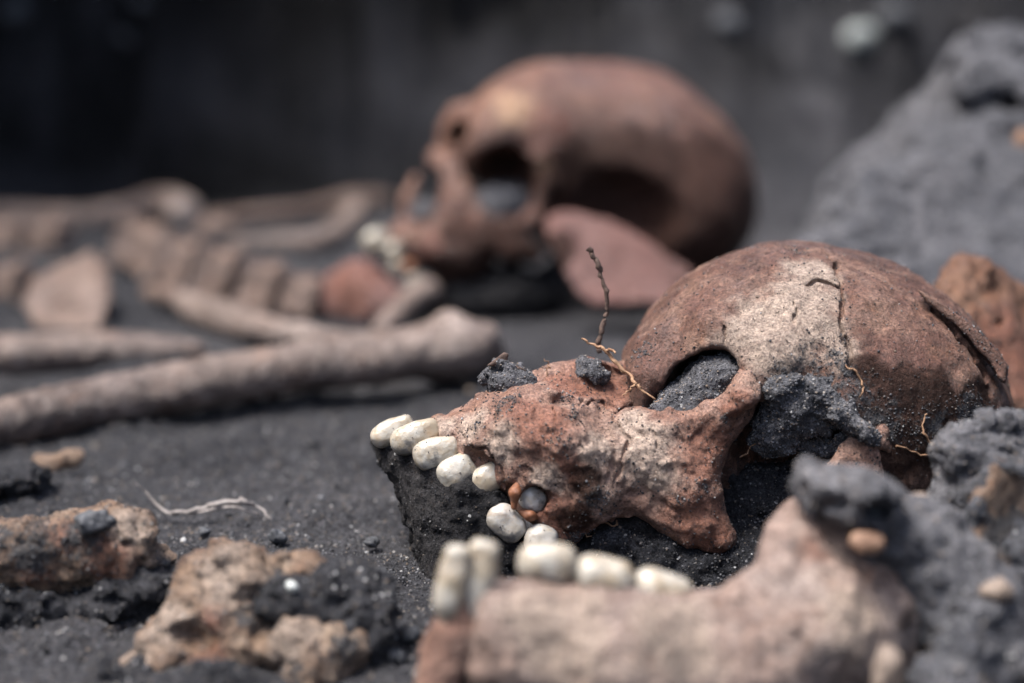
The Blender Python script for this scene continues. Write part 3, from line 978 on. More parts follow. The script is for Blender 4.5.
f = Field()
for (u, v, w, a, d_, b) in [(780, 530, 46, 80, 40, 66), (880, 505, 60, 60, 40, 50), (690, 566, 20, 80, 50, 36), (620, 556, 24, 60, 44, 34), (750, 570, 10, 60, 50, 34)]:
    qe(f, u, v, w, a, d_, b, k=0.01)
f.noise(0.003, 0.018, 3, 67); f.noise(0.0014, 0.005, 3, 68)
soil_lump('soil_fill', f, 0.0009, 'dark soil packed in the hollow behind the cheekbone of the sharp skull', 'soil', 9000, (0.0002, 0.0012), M_SOIL, crumb=.0026, size=.007)

# bone piece that shows between the temple soil and the near jaw
f = Field()
f.plate([(812, 484), (828, 462), (840, 444), (850, 430), (866, 424), (884, 426), (898, 444), (890, 454), (880, 450), (886, 470), (890, 492), (850, 500), (826, 494)], lambda u, v: D0 + S0 * (-34 + 0.1 * (u - 850)), 0.004, 0.003)
f.noise(0.0016, 0.012, 3, 70); f.noise(0.0008, 0.005, 3, 71)
bone_mesh('ear_bone', f, 0.0007, M_FACE, sk, (), [(Q(858, 465, -20), 26 * px)], [(Q(880, 438, -15), 16 * px)], ngr=600)

f = Field()
qe(f, 512, 384, 30, 26, 24, 17, roll=12, k=0.004)
qe(f, 500, 376, 34, 15, 16, 12, k=0.004)
qe(f, 526, 386, 30, 12, 14, 9, k=0.004)
f.noise(0.0014, 0.009, 3, 72); f.noise(0.0008, 0.0035, 3, 73)
soil_lump('soil_crumb', f, 0.0006, 'small rough grey soil crumb perched on the upper jaw above the front teeth', 'soil', 1200, (0.0002, 0.0009), M_CLOD)
f = Field()
qe(f, 592, 374, 44, 20, 18, 11, roll=20, k=0.004); f.noise(0.0012, 0.008, 3, 74); f.noise(0.0007, 0.0035, 3, 75)
soil_lump('soil_crumb', f, 0.0006, 'grey soil crumb lodged on the nose bridge beside the straw twig', 'soil', 700, (0.0002, 0.0008), M_CLOD)
f = Field()
qe(f, 558, 438, -34, 13, 8, 10, roll=20, k=0.004); f.noise(0.0012, 0.006, 3, 76); f.noise(0.0006, 0.003, 3, 77)
c0 = hj(558, 438)
soil_lump('soil_crumb', f, 0.0005, 'dark soil crumb stuck in a pit on the middle of the upper jaw', 'soil', 300, (0.0002, 0.0008))

# dry leaf scrap on the crumb
f = Field()
f.plate([(486, 366), (494, 360), (504, 352), (509, 354), (507, 360), (518, 366), (528, 371), (516, 370), (505, 364), (495, 366)], lambda u, v: D0 + S0 * (22 + 0.3 * (u - 505)), 0.0012, 0.0006, )
V, Fc = f.mesh(0.0004)
tag(make('leaf_scrap', V, Fc, [M_TWIG]), 'curled brown leaf scrap on top of the soil crumb above the teeth', 'leaf')

# twigs and rootlets
wand('twig', [Q(601, 352, 52), Q(599, 340, 52), Q(605, 320, 52), Q(607, 298, 52), Q(602, 280, 50), Q(599, 266, 50), Q(594, 256, 50), Q(588, 249, 50)],
     [2.6 * px, 2.8 * px, 2.4 * px, 2.7 * px, 2.2 * px, 2.6 * px, 2.3 * px, 2.8 * px], M_TWIG, 'thin dark twig standing upright behind the nose of the sharp skull', 'twig', 0.0005, 3)
wand('straw_twig', [Q(581, 338, 20), Q(592, 344, 18), Q(604, 350, 16), Q(615, 361, 14), Q(628, 374, 6), Q(636, 384, -8)],
     [0.8 * px, 1.3 * px, 1.7 * px, 2.2 * px, 1.4 * px, 1.6 * px], M_STRAW, 'short dry straw twig forking at one end, lying across the nose of the sharp skull', 'twig', 0.0004, 5,
     branches=[([Q(635, 383, -8), Q(630, 390, -12), Q(623, 396, -12)], [1.4 * px, 1.1 * px, 0.7 * px]), ([Q(635, 383, -8), Q(644, 392, -12), Q(656, 400, -14)], [1.5 * px, 1.3 * px, 0.8 * px]),
               ([Q(604, 350, 16), Q(612, 350, 10), Q(616, 354, 4)], [1.6 * px, 1.4 * px, 0.8 * px])])
roots = [([(846, 366), (856, 372), (862, 386), (858, 398)], 'pale hair-thin rootlet clinging to the dome beside the temple soil'),
         ([(926, 414), (922, 430), (930, 446), (936, 458)], 'thin curved rootlet hanging at the lower edge of the dome'),
         ([(896, 446), (912, 450), (926, 456), (936, 458)], 'brown rootlet lying between the dome and the clod on the right')]
for k_, (pts, lb) in enumerate(roots):
    ps = []
    for q in pts:
        h_ = cr_clean.hit(*q)
        if uvd(h_)[2] > 1.0: h_ = Q(q[0], q[1], 20)
        ps.append(h_ - FW * 1.2 * px)
    wand('rootlet', ps, [0.8 * px, 1.1 * px, 1.0 * px, 0.7 * px], M_STRAW, lb, 'rootlet', 0.0006, 20 + k_, group='rootlets on the sharp skull')
for k_, (pts, lb) in enumerate([([(618, 360, 30), (624, 372, 22), (634, 376, 16), (640, 388, 4)], 'brown hair-fine rootlet curling beside the straw twig on the nose'),
                                 ([(655, 404, 0), (668, 398, -4), (682, 402, -8), (690, 396, -8)], 'hair-fine rootlet at the near corner of the soil in the eye socket'),
                                 ([(545, 376, 30), (549, 366, 30), (546, 358, 30)], 'tiny upright hair of root between the two grey crumbs on the upper jaw'),
                                 ([(548, 528, -24), (562, 534, -26), (576, 528, -26), (590, 536, -24)], 'fine rootlet under the upper jaw above the near molars')]):
    wand('rootlet', [Q(*q) for q in pts], [0.8 * px] * (len(pts) - 1) + [0.4 * px], M_STRAW, lb, 'rootlet', 0.0009, 70 + k_, group='rootlets on the sharp skull')
for k_, (pts, lb) in enumerate([([(742, 456, -10), (748, 450, -8), (756, 444, -6)], 'short pale rootlet in the dark hollow beneath the cheekbone'),
                                 ([(720, 362, 0), (728, 374, -4), (724, 392, -6), (718, 402, -4)], 'fine rootlet on the soil in the eye socket'),
                                 ([(588, 530, -10), (600, 520, -14), (612, 524, -12), (622, 518, -8)], 'tangled fine rootlet in the soil below the upper jaw')]):
    wand('rootlet', [Q(*q) for q in pts], [1.0 * px] * (len(pts) - 1) + [0.6 * px], M_STRAW, lb, 'rootlet', 0.0008, 30 + k_, group='rootlets on the sharp skull')

# ================================================================== the jawbone nearest the camera
DJ = 0.438
def J(u, v, d=DJ): return P(u, v, d)
js = DJ / F
jw = empty('jawbone', P(680, 690, DJ + 0.02))
tag(jw, 'pale lower jawbone with five ivory teeth, out of focus nearest the camera', 'jawbone')
f = Field()
JP = [(478, 720), (474, 640), (482, 604), (500, 592), (528, 579), (572, 577), (626, 589), (690, 607), (722, 606), (746, 584), (757, 546), (766, 512), (784, 492), (812, 482), (846, 486), (874, 516), (902, 546), (944, 560), (950, 600), (926, 630), (918, 740), (700, 760)]
f.plate(JP, lambda u, v: .440 + .00006 * (u - 600) + .000002 * (v - 640) ** 2 * .3, .0115, .010)
f.chain([J(520, 660, .436), J(620, 664, .436), J(720, 668, .440), J(820, 640, .446)], [44 * js, 46 * js, 44 * js, 50 * js], k=0.014)
f.noise(0.0024, 0.026, 4, 91, .55); f.noise(0.0008, 0.007, 3, 92)
f.ell(J(928, 634, .428), (24 * js, 40 * js, 30 * js), mode='s', k=0.004)
f.ell(J(876, 512, .430), (18 * js, 20 * js, 12 * js), mode='s', k=0.004)
f.ell(J(541, 641, .4115), 7 * js, mode='s', k=0.002)
bone_mesh('jaw_body', f, 0.0009, M_PALE, jw, [(J(560, 630, .42), 60 * js), (J(680, 640, .42), 60 * js), (J(870, 620, .43), 50 * js)], [(J(541, 641, .412), 12 * js), (J(820, 540, .44), 30 * js)],
          [(J(800, 520, .44), 34 * js), (J(905, 575, .435), 44 * js), (J(880, 540, .435), 34 * js), (J(700, 668, .42), 26 * js), (J(596, 668, .41), 18 * js), (J(830, 500, .435), 34 * js)], [(J(930, 620, .44), 24 * js)], ngr=900)
f = Field()
f.chain([J(456, 596, .430), J(450, 640, .432), J(436, 720, .432)], [13 * js, 18 * js, 27 * js], k=0.004)
f.noise(0.0024, 0.014, 4, 93, .6)
bone_mesh('jaw_splinter', f, 0.0008, M_FACE, jw)
for i, (u, v, d, a, b, dep, ro, lo) in enumerate([(453, 578, .428, 13, 34, 14, 10, 1), (480, 577, .431, 15, 38, 15, 9, 1), (549, 563, .437, 27, 17, 20, 4, 2), (604, 577, .439, 28, 17, 22, 11, 2), (662, 592, .442, 28, 18, 22, 14, 2)]):
    tooth(jw, P(u, v, d), d / F, a, b, dep, ro, M_TOOTH, 60 + i, lo, 0.0005)

f = Field()
for (u, v, d, a, b) in [(842, 494, .458, 44, 18), (824, 486, .445, 30, 10), (850, 490, .444, 26, 12), (872, 510, .446, 26, 16), (880, 530, .458, 44, 24), (940, 566, .452, 50, 40), (975, 616, .452, 50, 52), (985, 680, .446, 60, 60), (905, 520, .470, 34, 26), (950, 690, .430, 40, 24)]:
    f.ell(P(u, v, d), (a * d / F, 40 * d / F, b * d / F), roll=25, k=0.010)
f.noise(0.003, 0.02, 3, 95); f.noise(0.0014, 0.007, 3, 96)
f.ell(P(873, 512, .440), (20 * js, 26 * js, 11 * js), mode='s', k=0.004)
f.ell(P(936, 640, .425), (20 * js, 30 * js, 26 * js), mode='s', k=0.004)
soil_lump('soil_clod', f, 0.0009, 'blue-grey soil clod draped over the back end of the near jawbone', 'soil', 2500, (0.0003, 0.0013), M_CLOD)
for (u, v, d, a, b, ro, lb) in [(1000, 592, .440, 13, 8, 20, 'pale chip lying on the soil clod at the right edge above the frame bottom'), (886, 668, .418, 13, 22, 20, 'small upright pale chip at the bottom edge below the back of the near jawbone')]:
    f = Field(); f.ell(P(u, v, d), (a * d / F, a * d / F, b * d / F), roll=ro); f.noise(.0016, .007, 3, int(u)); f.crumb(.001, .005, 5)
    V, Fc = f.mesh(.0005); tag(make('bone_chip', V, Fc, [M_CRUMB]), lb, 'bone')
f = Field(); f.ell(P(866, 541, .436), (17 * js, 14 * js, 11 * js), roll=12); f.noise(0.0012, 0.006, 3, 97)
V, Fc = f.mesh(0.0005); tag(make('pebble', V, Fc, [M_PEB]), 'rounded orange-tan pebble resting on the back of the near jawbone', 'pebble')
f = Field(); f.ell(P(914, 506, .470), (20 * js, 16 * js, 14 * js), roll=-35); f.ell(P(900, 522, .468), (12 * js, 12 * js, 16 * js), roll=20); f.noise(0.0009, 0.007, 2, 98)
V, Fc = f.mesh(0.0005); tag(make('bone_chip', V, Fc, [M_CRUMB]), 'small pale bone chip stuck in soil between near jawbone and right clod', 'bone')

# ================================================================== clods and fragments on the right
f = Field()
for (u, v, d, a, b, ro) in [(972, 450, .50, 44, 34, 10), (1020, 450, .505, 44, 36, 0), (985, 500, .50, 60, 50, 20), (1030, 560, .49, 60, 90, 0), (960, 545, .505, 40, 40, 0)]:
    f.ell(P(u, v, d), (a * d / F, 50 * d / F, b * d / F), roll=ro, k=0.012)
f.noise(0.004, 0.024, 3, 101); f.noise(0.0016, 0.007, 3, 102)
f.chain([P(968, 560, .476), P(978, 510, .474), P(992, 466, .478), P(1030, 470, .474)], [6 * js, 7 * js, 7 * js, 8 * js], k=0.004)
f.ell(P(1006, 540, .466), (26 * js, 24 * js, 56 * js), roll=8, mode='s', k=0.004)
soil_lump('soil_clod', f, 0.0009, 'lumpy grey soil clod with a brown hollow, beside the lower right of the sharp skull', 'soil', 4000, (0.0002, 0.0012), M_CLOD)
f = Field()
f.plate([(962, 566), (974, 520), (984, 470), (996, 462), (1040, 470), (1040, 620), (1010, 610), (985, 590)], lambda u, v: 0.478 + 0.0001 * (u - 990), 0.0035, 0.003)
f.noise(0.0025, 0.014, 3, 103)
bone_mesh('bone_plate', f, 0.0009, M_TAN, None, ngr=400, soil=[(P(1010, 540, .475), 45 * js)], label='upright brown bone plate with tan edges set in the right-hand clod', cat='bone')

f = Field()
f.plate([(922, 292), (934, 280), (947, 266), (972, 257), (1000, 264), (1030, 284), (1090, 300), (1090, 420), (1000, 410), (975, 380), (940, 330)], lambda u, v: 0.66 - 0.00012 * (v - 330) * 1.5 + 0.0001 * (u - 980), 0.009, 0.006)
f.noise(0.0035, 0.03, 4, 105, .6); f.noise(0.0014, 0.008, 3, 106); f.crumb(.0016, .008, 107)
bone_mesh('skull_fragment', f, 0.001, M_ORANGE, None, ngr=600, red=[(P(1000, 360, .65), 0.02)], soil=[(P(990, 300, .65), .008)], label='rusty orange bone fragment propped just behind the dome of the sharp skull', cat='bone')

f = Field()
f.plate([(806, 274), (826, 245), (857, 201), (892, 157), (916, 126), (940, 102), (954, 72), (970, 58), (1000, 54), (1040, 48), (1120, 70), (1120, 330), (860, 310), (800, 300)], lambda u, v: .95 - .0004 * (v - 150), .085, .02)
f.plate([(806, 262), (838, 208), (872, 176), (905, 152), (940, 134), (964, 122), (1000, 120), (1120, 112), (1120, 330), (860, 320), (806, 300)], lambda u, v: np.maximum(.93 - .0007 * (v - 120), .81) + .0002 * (u - 950), .06, .012)
f.noise(.012, .09, 3, 107)
f.plate([(930, 128), (946, 100), (1000, 92), (1060, 96), (1060, 116), (1000, 116), (962, 124)], lambda u, v: .86, .05, .004, mode='s', k=.008)
f.ell(P(1028, 140, .82), (16 * .82 / F, .016, 16 * .82 / F), mode='s', k=.004)
f.noise(.007, .035, 4, 111, .6)
for (u, v, d, a, dp, b, ro, ya) in [(890, 120, .86, 60, 90, 30, -48, 25), (1010, 215, .78, 90, 40, 22, 14, 0), (940, 70, .90, 30, 80, 14, -60, 10), (1040, 30, .90, 70, 60, 14, 8, 0)]:
    f.box(P(u, v, d), (a * d / F, dp * d / F, b * d / F), .004, roll=ro, yaw=ya, mode='s', k=.006)
f.crumb(.010, .045, 110, 3); f.noise(.002, .010, 3, 108)
soil_lump('soil_boulder', f, 0.0018, 'large rough grey lump of hardened soil rising behind the sharp skull on the right', 'soil', 3000, (0.0004, 0.002), M_ROCK)
c_ = f.hit(1022, 142, .5); f = Field(); f.ell(c_, (9 * .82 / F, .006, 14 * .82 / F)); f.noise(0.001, 0.008, 2, 109)
V, Fc = f.mesh(0.0008); tag(make('pebble', V, Fc, [M_PEB]), 'small tan stone stuck in the face of the large soil lump', 'pebble')

# ================================================================== fragments in the left foreground
dF = 0.510
f = Field()
f.plate([(-60, 540), (0, 524), (40, 519), (64, 514), (110, 503), (138, 506), (150, 512), (163, 536), (178, 560), (170, 572), (150, 580), (119, 588), (60, 588), (0, 592), (-60, 600)],
        lambda u, v: dF + 0.0 * u, 0.012, 0.010)
f.noise(0.0022, 0.022, 3, 111); f.noise(0.0014, 0.006, 3, 112); f.crumb(.0014, .0045, 113)
f.ell(P(168, 548, dF - .004), (14 * dF / F, .010, 16 * dF / F), mode='s', k=0.003)
fc = f
bone_mesh('bone_shaft', f, 0.0008, M_TAN, None, [(f.hit(130, 525), 24 * px)], [(f.hit(110, 560), 30 * px), (f.hit(40, 570), 20 * px), (f.hit(60, 535), 24 * px)],
          [(f.hit(30, 545), 30 * px), (f.hit(80, 545), 22 * px), (f.hit(160, 570), 20 * px), (f.hit(0, 535), 20 * px)], ngr=5000, dust=.4,
          label='broken stub of brown bone shaft crusted with soil at the left edge', cat='bone')
f = Field()
qe(f, 70, 604, 0, 120, 60, 18, k=0.01); qe(f, 172, 570, -10, 18, 30, 20, k=0.01); qe(f, -20, 606, 0, 90, 60, 18, k=.01)
f.ops = []; f.lo = np.full(3, 1e9); f.hi = np.full(3, -1e9)
for (u, v, a, b) in [(60, 604, 120, 20), (160, 580, 34, 22), (-20, 610, 90, 22)]:
    f.ell(P(u, v, dF + .004), (a * dF / F, .018, b * dF / F), k=0.01)
f.noise(0.003, 0.015, 3, 113); f.noise(0.0014, 0.005, 3, 114)
soil_lump('soil_bank', f, 0.0009, 'dark crumbly soil banked beneath the brown bone shaft stub', 'soil', 3500, (0.0002, 0.0011))
f = Field(); c_ = fc.hit(94, 518); f.box(c_ - UP * 3 * px, (14 * px, 12 * px, 8 * px), 3 * px, roll=-20, yaw=30); f.noise(0.0012, 0.006, 3, 115); f.crumb(.0012, .004, 116)
V, Fc = f.mesh(0.0005); tag(make('stone', V, Fc, [M_STONE]), 'small dark slate-blue stone sitting on the brown bone shaft stub', 'stone')

dG = 0.482
gs = dG / F
f = Field()
f.plate([(186, 558), (222, 545), (254, 541), (290, 552), (318, 554), (316, 572), (288, 590), (272, 620), (262, 650), (236, 690), (150, 690), (112, 664), (140, 626), (164, 600)], lambda u, v: dG - 0.00005 * (v - 600) * 2, 0.009, 0.007)
f.ell(P(292, 640, .470), (34 * gs, 24 * gs, 24 * gs), roll=-10, k=0.006)
f.chain([P(290, 700, .462), P(320, 668, .464), P(356, 646, .47)], [28 * gs, 20 * gs, 14 * gs], k=0.006)
f.noise(0.0036, 0.018, 4, 117, .6); f.noise(0.0014, 0.006, 3, 118); f.crumb(.0020, .006, 119)
f.ell(P(262, 625, .466), (13 * gs, .008, 24 * gs), roll=25, mode='s', k=0.004)
f.ell(P(190, 640, .468), (20 * gs, .008, 14 * gs), roll=25, mode='s', k=0.004)
bone_mesh('bone_lump', f, 0.0008, M_TAN, None, [(P(230, 575, .475), 40 * gs), (P(292, 640, .463), 30 * gs), (P(165, 620, .472), 34 * gs), (P(130, 650, .47), 24 * gs)],
          [(P(200, 655, .465), 24 * gs), (P(210, 620, .47), 18 * gs)], [(P(250, 610, .47), 22 * gs), (P(190, 650, .466), 16 * gs), (P(300, 668, .46), 20 * gs), (P(345, 650, .462), 20 * gs)], ngr=5000, dust=.4,
          label='knobbly pale tan bone lump dusted with soil in the bottom left foreground', cat='bone')
f = Field()
for (u, v, d, a, b, ro) in [(318, 588, .482, 40, 26, 10), (350, 590, .49, 28, 20, 20), (300, 610, .478, 36, 26, 0), (350, 640, .476, 40, 30, 0), (130, 690, .468, 60, 24, 0), (222, 690, .460, 80, 14, 0)]:
    f.ell(P(u, v, d), (a * d / F, 30 * d / F, b * d / F), roll=ro, k=0.01)
f.noise(0.004, 0.016, 3, 119); f.noise(0.0016, 0.005, 3, 120)
soil_lump('soil_bank', f, 0.0009, 'dark lumpy soil heaped around the knobbly tan bone lump', 'soil', 4500, (0.0002, 0.0013))
f = Field(); f.ell(P(292, 586, .466), 6 * gs); f.noise(0.0004, 0.003, 2, 3)
V, Fc = f.mesh(0.0004); tag(make('quartz_grain', V, Fc, [M_WHITE]), 'single white quartz grain on the dark soil beside the knobbly tan bone', 'stone')

wand('plant_fibre', [gpt(136, 484, .012), gpt(148, 494, .008), gpt(166, 511, .003), gpt(190, 511, .004), gpt(215, 505, .0065), gpt(242, 501, .008), gpt(256, 507, .005), gpt(272, 520, .002)],
     [0.8 * px, 1.2 * px, 1.8 * px, 2.2 * px, 3.2 * px, 3.4 * px, 1.8 * px, 0.8 * px], M_FIBRE, 'pale curled plant fibre lying on the soil between the bones', 'plant fibre', 0.0006, 51,
     branches=[([gpt(172, 513, .003), gpt(205, 512, .004), gpt(236, 507, .006), gpt(258, 514, .003)], [2 * px, 2.4 * px, 2.2 * px, 1 * px])])
c_, r_ = lie(62, 459, 12); f = Field(); f.ell(c_, (24 * r_ / 12, 14 * r_ / 12, 10 * r_ / 12), roll=-15); f.ell(c_ + [-.008, 0, -.001], .0035, k=.003); f.noise(0.002, 0.01, 3, 52)
bone_mesh('bone_chip', f, 0.0008, M_TAN, None, label='small tan bone chip on the soil in front of the long bone', cat='bone')
c_, r_ = lie(12, 484, 20); f = Field(); f.ell(c_, (.012, .012, .006), roll=-10); f.noise(0.003, 0.01, 3, 53)
soil_lump('soil_clod', f, 0.0008, 'low dark soil clod at the left edge below the long bone', 'soil', 500)

# pebbles on the near ground
for k_, (u, v, r, mt, lb) in enumerate([(205, 532, 6, M_STONE, 'tiny grey pebble just below the plant fibre'), (276, 538, 9, M_STONE, 'flat dark pebble on soil right of the plant fibre'),
                                        (372, 542, 8, M_STONE, 'dark pebble on the open soil left of the soil block'), (383, 578, 5, M_WHITE, 'white gravel speck left of the soil block base'),
                                        (410, 636, 9, M_STONE, 'grey pebble beside the brown jaw splinter'),
                                        (740, 569, 6, M_CRUMB, 'orange bone crumb on soil below the cheekbone tip'), (395, 655, 9, M_STONE, 'dark flat pebble near the bottom edge beside jaw splinter')]):
    c_, r_ = lie(u, v, r)
    f = Field(); f.ell(c_, (r_ * 1.2, r_, r_ * .8), roll=RNG.uniform(-30, 30), yaw=RNG.uniform(0, 90)); f.noise(r_ * .30, r_ * 1.3, 3, 60 + k_); f.crumb(r_ * .25, r_ * 1.1, 61 + k_)
    V, Fc = f.mesh(max(0.0004, r_ / 6)); tag(make('pebble', V, Fc, [mt]), lb, 'pebble', 'pebbles on the near soil')

# ================================================================== long bones behind
def longbone(name, cl, mat, label, k=0.9, h=0.0011, lifts=None, extra=(), seed=0, group=None, amp=0.0010, **kw):
    ps, rs = [], []
    for i, (u, v, r) in enumerate(cl):
        p_, rr = lie(u, v, r, lifts[i] if lifts else 0.0, k)
        ps.append(p_); rs.append(rr)
    ps = np.array(ps); ext = np.vstack([2 * ps[0] - ps[1], ps, 2 * ps[-1] - ps[-2]])
    rx = np.concatenate([[rs[0]], rs, [rs[-1]]]); P2, R2 = [], []
    for i in range(len(ps) - 1):
        for t in (0, .25, .5, .75):
            q = [0.5 * ((2 * e[i + 1]) + (-e[i] + e[i + 2]) * t + (2 * e[i] - 5 * e[i + 1] + 4 * e[i + 2] - e[i + 3]) * t * t + (-e[i] + 3 * e[i + 1] - 3 * e[i + 2] + e[i + 3]) * t ** 3) for e in (ext, rx)]
            P2.append(q[0]); R2.append(q[1])
    P2.append(ps[-1]); R2.append(rs[-1])
    f = Field(); f.chain(P2, R2, k=0.0005)
    for (u, v, r, dz) in extra:
        p_, rr = lie(u, v, r, dz, k); f.ell(p_, rr, k=0.008)
    f.noise(amp, 0.045, 4, seed, 0.6); f.noise(0.0006, 0.006, 2, seed + 1)
    return bone_mesh(name, f, h, mat, None, label=label, cat='bone', group=group, **kw)

longbone('arm_bone', [(-80, 445, 26), (0, 425, 25), (70, 408, 25), (152, 392, 26), (230, 378, 25), (305, 367, 24), (370, 360, 25), (420, 352, 27), (462, 348, 31)], M_LONG,
         'long thick greyish-tan arm bone lying across the left in front of the other bones', lifts=[0, 0, .001, .003, .006, .008, .009, .009, .008],
         extra=[(484, 352, 21, .004), (446, 326, 13, .026), (482, 340, 17, .014), (440, 362, 22, .004)], seed=121, group='long bones of the blurred skeleton', ngr=600)
longbone('forearm_bone', [(-60, 356, 21), (0, 355, 20), (60, 352, 19), (120, 350, 18), (165, 352, 14), (196, 352, 10)], M_LONG,
         'pale bone shaft lying just behind the thick arm bone at the left edge', seed=123, group='long bones of the blurred skeleton')
longbone('collar_bone', [(186, 303, 13), (206, 312, 17), (232, 320, 17), (270, 330, 14), (320, 338, 12), (370, 342, 11)], M_LONG,
         'slender collar bone running down behind the thick arm bone below the spine', seed=125, group='long bones of the blurred skeleton', lifts=[.004] * 6)
longbone('bone_end', [(150, 292, 9), (166, 294, 10), (186, 302, 10)], M_SPINE, 'small bluish-grey knob of bone left of the collar bone', seed=127, lifts=[.006] * 3)
longbone('bone_end', [(384, 330, 11), (398, 312, 11), (412, 298, 12), (427, 291, 13)], M_LONG, 'short pale knobbed bone end rising between arm bone and blurred skull', seed=129, lifts=[.006, .01, .012, .012])
longbone('forearm_bone', [(-60, 218, 13), (0, 217, 13), (76, 218, 12), (120, 214, 13), (160, 205, 17), (184, 211, 17)], M_LONG,
         'long bone with a flared end lying at the foot of the dark pit wall', seed=131, group='long bones of the blurred skeleton')
longbone('rib', [(214, 222, 10), (260, 216, 9), (315, 209, 9), (356, 202, 10), (386, 201, 9)], M_SPINE, 'thin brownish rib, the rear one of the pair left of the blurred skull', seed=133, group='ribs beside the blurred skull')
longbone('rib', [(240, 244, 10), (275, 244, 10), (305, 243, 11), (330, 236, 11), (350, 220, 11), (358, 208, 9)], M_LONG, 'pale hooked rib, the front one of the pair left of the blurred skull', seed=135, group='ribs beside the blurred skull')

# spine
def vertebra(u, v, a, b, d, roll, label, seed, mat=M_SPINE, spine=True):
    d = lie(u, v, b, 0, .75)[0] @ FW - CP @ FW
    s_ = d / F
    root = empty('vertebra', P(u, v + b, d)); tag(root, label, 'vertebra', 'vertebrae of the blurred skeleton')
    c = P(u, v, d); B = basis(roll, -20)
    f = Field()
    f.box(c, (a * s_ * .98, b * s_ * .95, b * s_ * .92), .0045, roll=roll, yaw=-20, k=.002)
    for sg in (-1, 1):
        f.box(c + B[:, 0] * sg * a * s_ * .8, (a * s_ * .18, b * s_ * 1.06, b * s_ * 1.04), .0025, roll=roll, yaw=-20, k=.003)
    f.chain([c + B[:, 2] * b * s_ * .7, c + B[:, 2] * b * s_ * 1.1 + B[:, 1] * b * s_ * .9 - B[:, 0] * a * s_ * .3], [b * s_ * .4, b * s_ * .25], k=.004)
    f.noise(.0016, .016, 3, seed)
    V, Fc = f.mesh(.0011)
    o_ = make('vertebra_body', V, Fc, [mat], parent=root, attrs={k_: np.zeros(len(V)) for k_ in ('pale', 'red', 'soil', 'dark')})
    if spine:
        f = Field()
        f.chain([c + B[:, 1] * b * s_ * .7, c + B[:, 1] * b * s_ * 1.6 + B[:, 2] * b * s_ * .3, c + B[:, 1] * b * s_ * 2.3], [b * s_ * .5, b * s_ * .35, b * s_ * .25], k=.004)
        f.noise(.001, .01, 3, seed + 1)
        V, Fc = f.mesh(.0012)
        make('spine_process', V, Fc, [mat], parent=root, attrs={k_: np.zeros(len(V)) for k_ in ('pale', 'red', 'soil', 'dark')})
for i, (u, v, a, b, d, ro, lb) in enumerate([
        (147, 252, 28, 26, 1.17, 22, 'largest neck vertebra, topmost in the slanting row leading to the blurred skull'),
        (184, 266, 22, 24, 1.14, 20, 'neck vertebra second from the top of the slanting row'),
        (224, 279, 21, 25, 1.10, 18, 'brown neck vertebra in the middle of the slanting row'),
        (267, 290, 21, 24, 1.06, 16, 'neck vertebra fourth down the slanting row above the collar bone'),
        (307, 300, 19, 21, 1.03, 14, 'small dark neck vertebra next to the reddish chin of the blurred skull'),
        (10, 238, 17, 16, 1.20, 0, 'pale block-shaped vertebra at the left edge below the rear long bone'),
        (50, 240, 19, 17, 1.19, 2, 'brownish block-shaped vertebra right of the edge one below the rear long bone'),
        (14, 284, 16, 18, 1.07, 4, 'small worn vertebra at the left edge beside the shoulder blade piece')]):
    vertebra(u, v, a, b, d, ro, lb, 140 + 3 * i)
f = Field()
f.plate([(34, 280), (52, 272), (78, 262), (92, 253), (104, 262), (111, 276), (113, 305), (97, 330), (60, 330), (34, 324), (20, 306)], lambda u, v: .985 - 0.0006 * (v - 290), .010, .0035)
f.noise(.003, .03, 3, 161)
bone_mesh('shoulder_blade', f, .0014, M_SPINE, None, pale=[(P(70, 300, 1.03), .03)], label='wedge-shaped greyish piece of shoulder blade behind the pale shaft on the left', cat='bone')
f = Field(); c_, r_ = lie(208, 232, 12); f.ell(c_, r_ * 1.1); f.ell(c_ + [.012, 0, .002], r_ * .8); f.noise(.002, .015, 2, 163)
bone_mesh('bone_chip', f, .0014, M_SPINE, None, label='small brown bone knob between the rear long bone and the ribs', cat='bone')

# ================================================================== the blurred skull behind
DR = 0.985
rs_ = DR / F
def R_(u, v, w=0): return P(u, v, DR + w * rs_)
def re_(f, u, v, w, a, dp, b, **kw):
    s_ = (DR + w * rs_) / F
    return f.ell(R_(u, v, w), (a * s_, dp * s_, b * s_), **kw)
def rc_(f, pts, rads, **kw):
    return f.chain([R_(*p) for p in pts], [r * (DR + p[2] * rs_) / F for r, p in zip(rads, pts)], **kw)
rk = empty('skull', P(610, 300, DR + .06))
tag(rk, 'whole red-brown human skull out of focus behind, hollow eye sockets and dark temple', 'skull', 'human skulls in the grave')
f = Field()
re_(f, 626, 178, 90, 132, 110, 108, roll=30, k=.006)
re_(f, 548, 134, 70, 82, 92, 70, roll=-14, k=.012)
re_(f, 496, 138, 40, 50, 70, 40, roll=-48, k=.012)
rc_(f, [(470, 138, 40), (490, 140, 12), (515, 142, -2), (540, 158, -8), (549, 184, -8), (540, 212, -6)], [13, 13, 13, 12, 10, 11], k=.006)
re_(f, 690, 215, 60, 60, 80, 70, roll=30, k=.02)
f.noise(.002, .05, 3, 171)
re_(f, 502, 182, 0, 32, 50, 43, roll=8, mode='s', k=.004)
re_(f, 616, 222, -52, 76, 72, 62, roll=10, mode='s', k=.008)
re_(f, 457, 134, 10, 12, 50, 17, roll=15, mode='s', k=.003)
f.noise(.0008, .012, 2, 172)
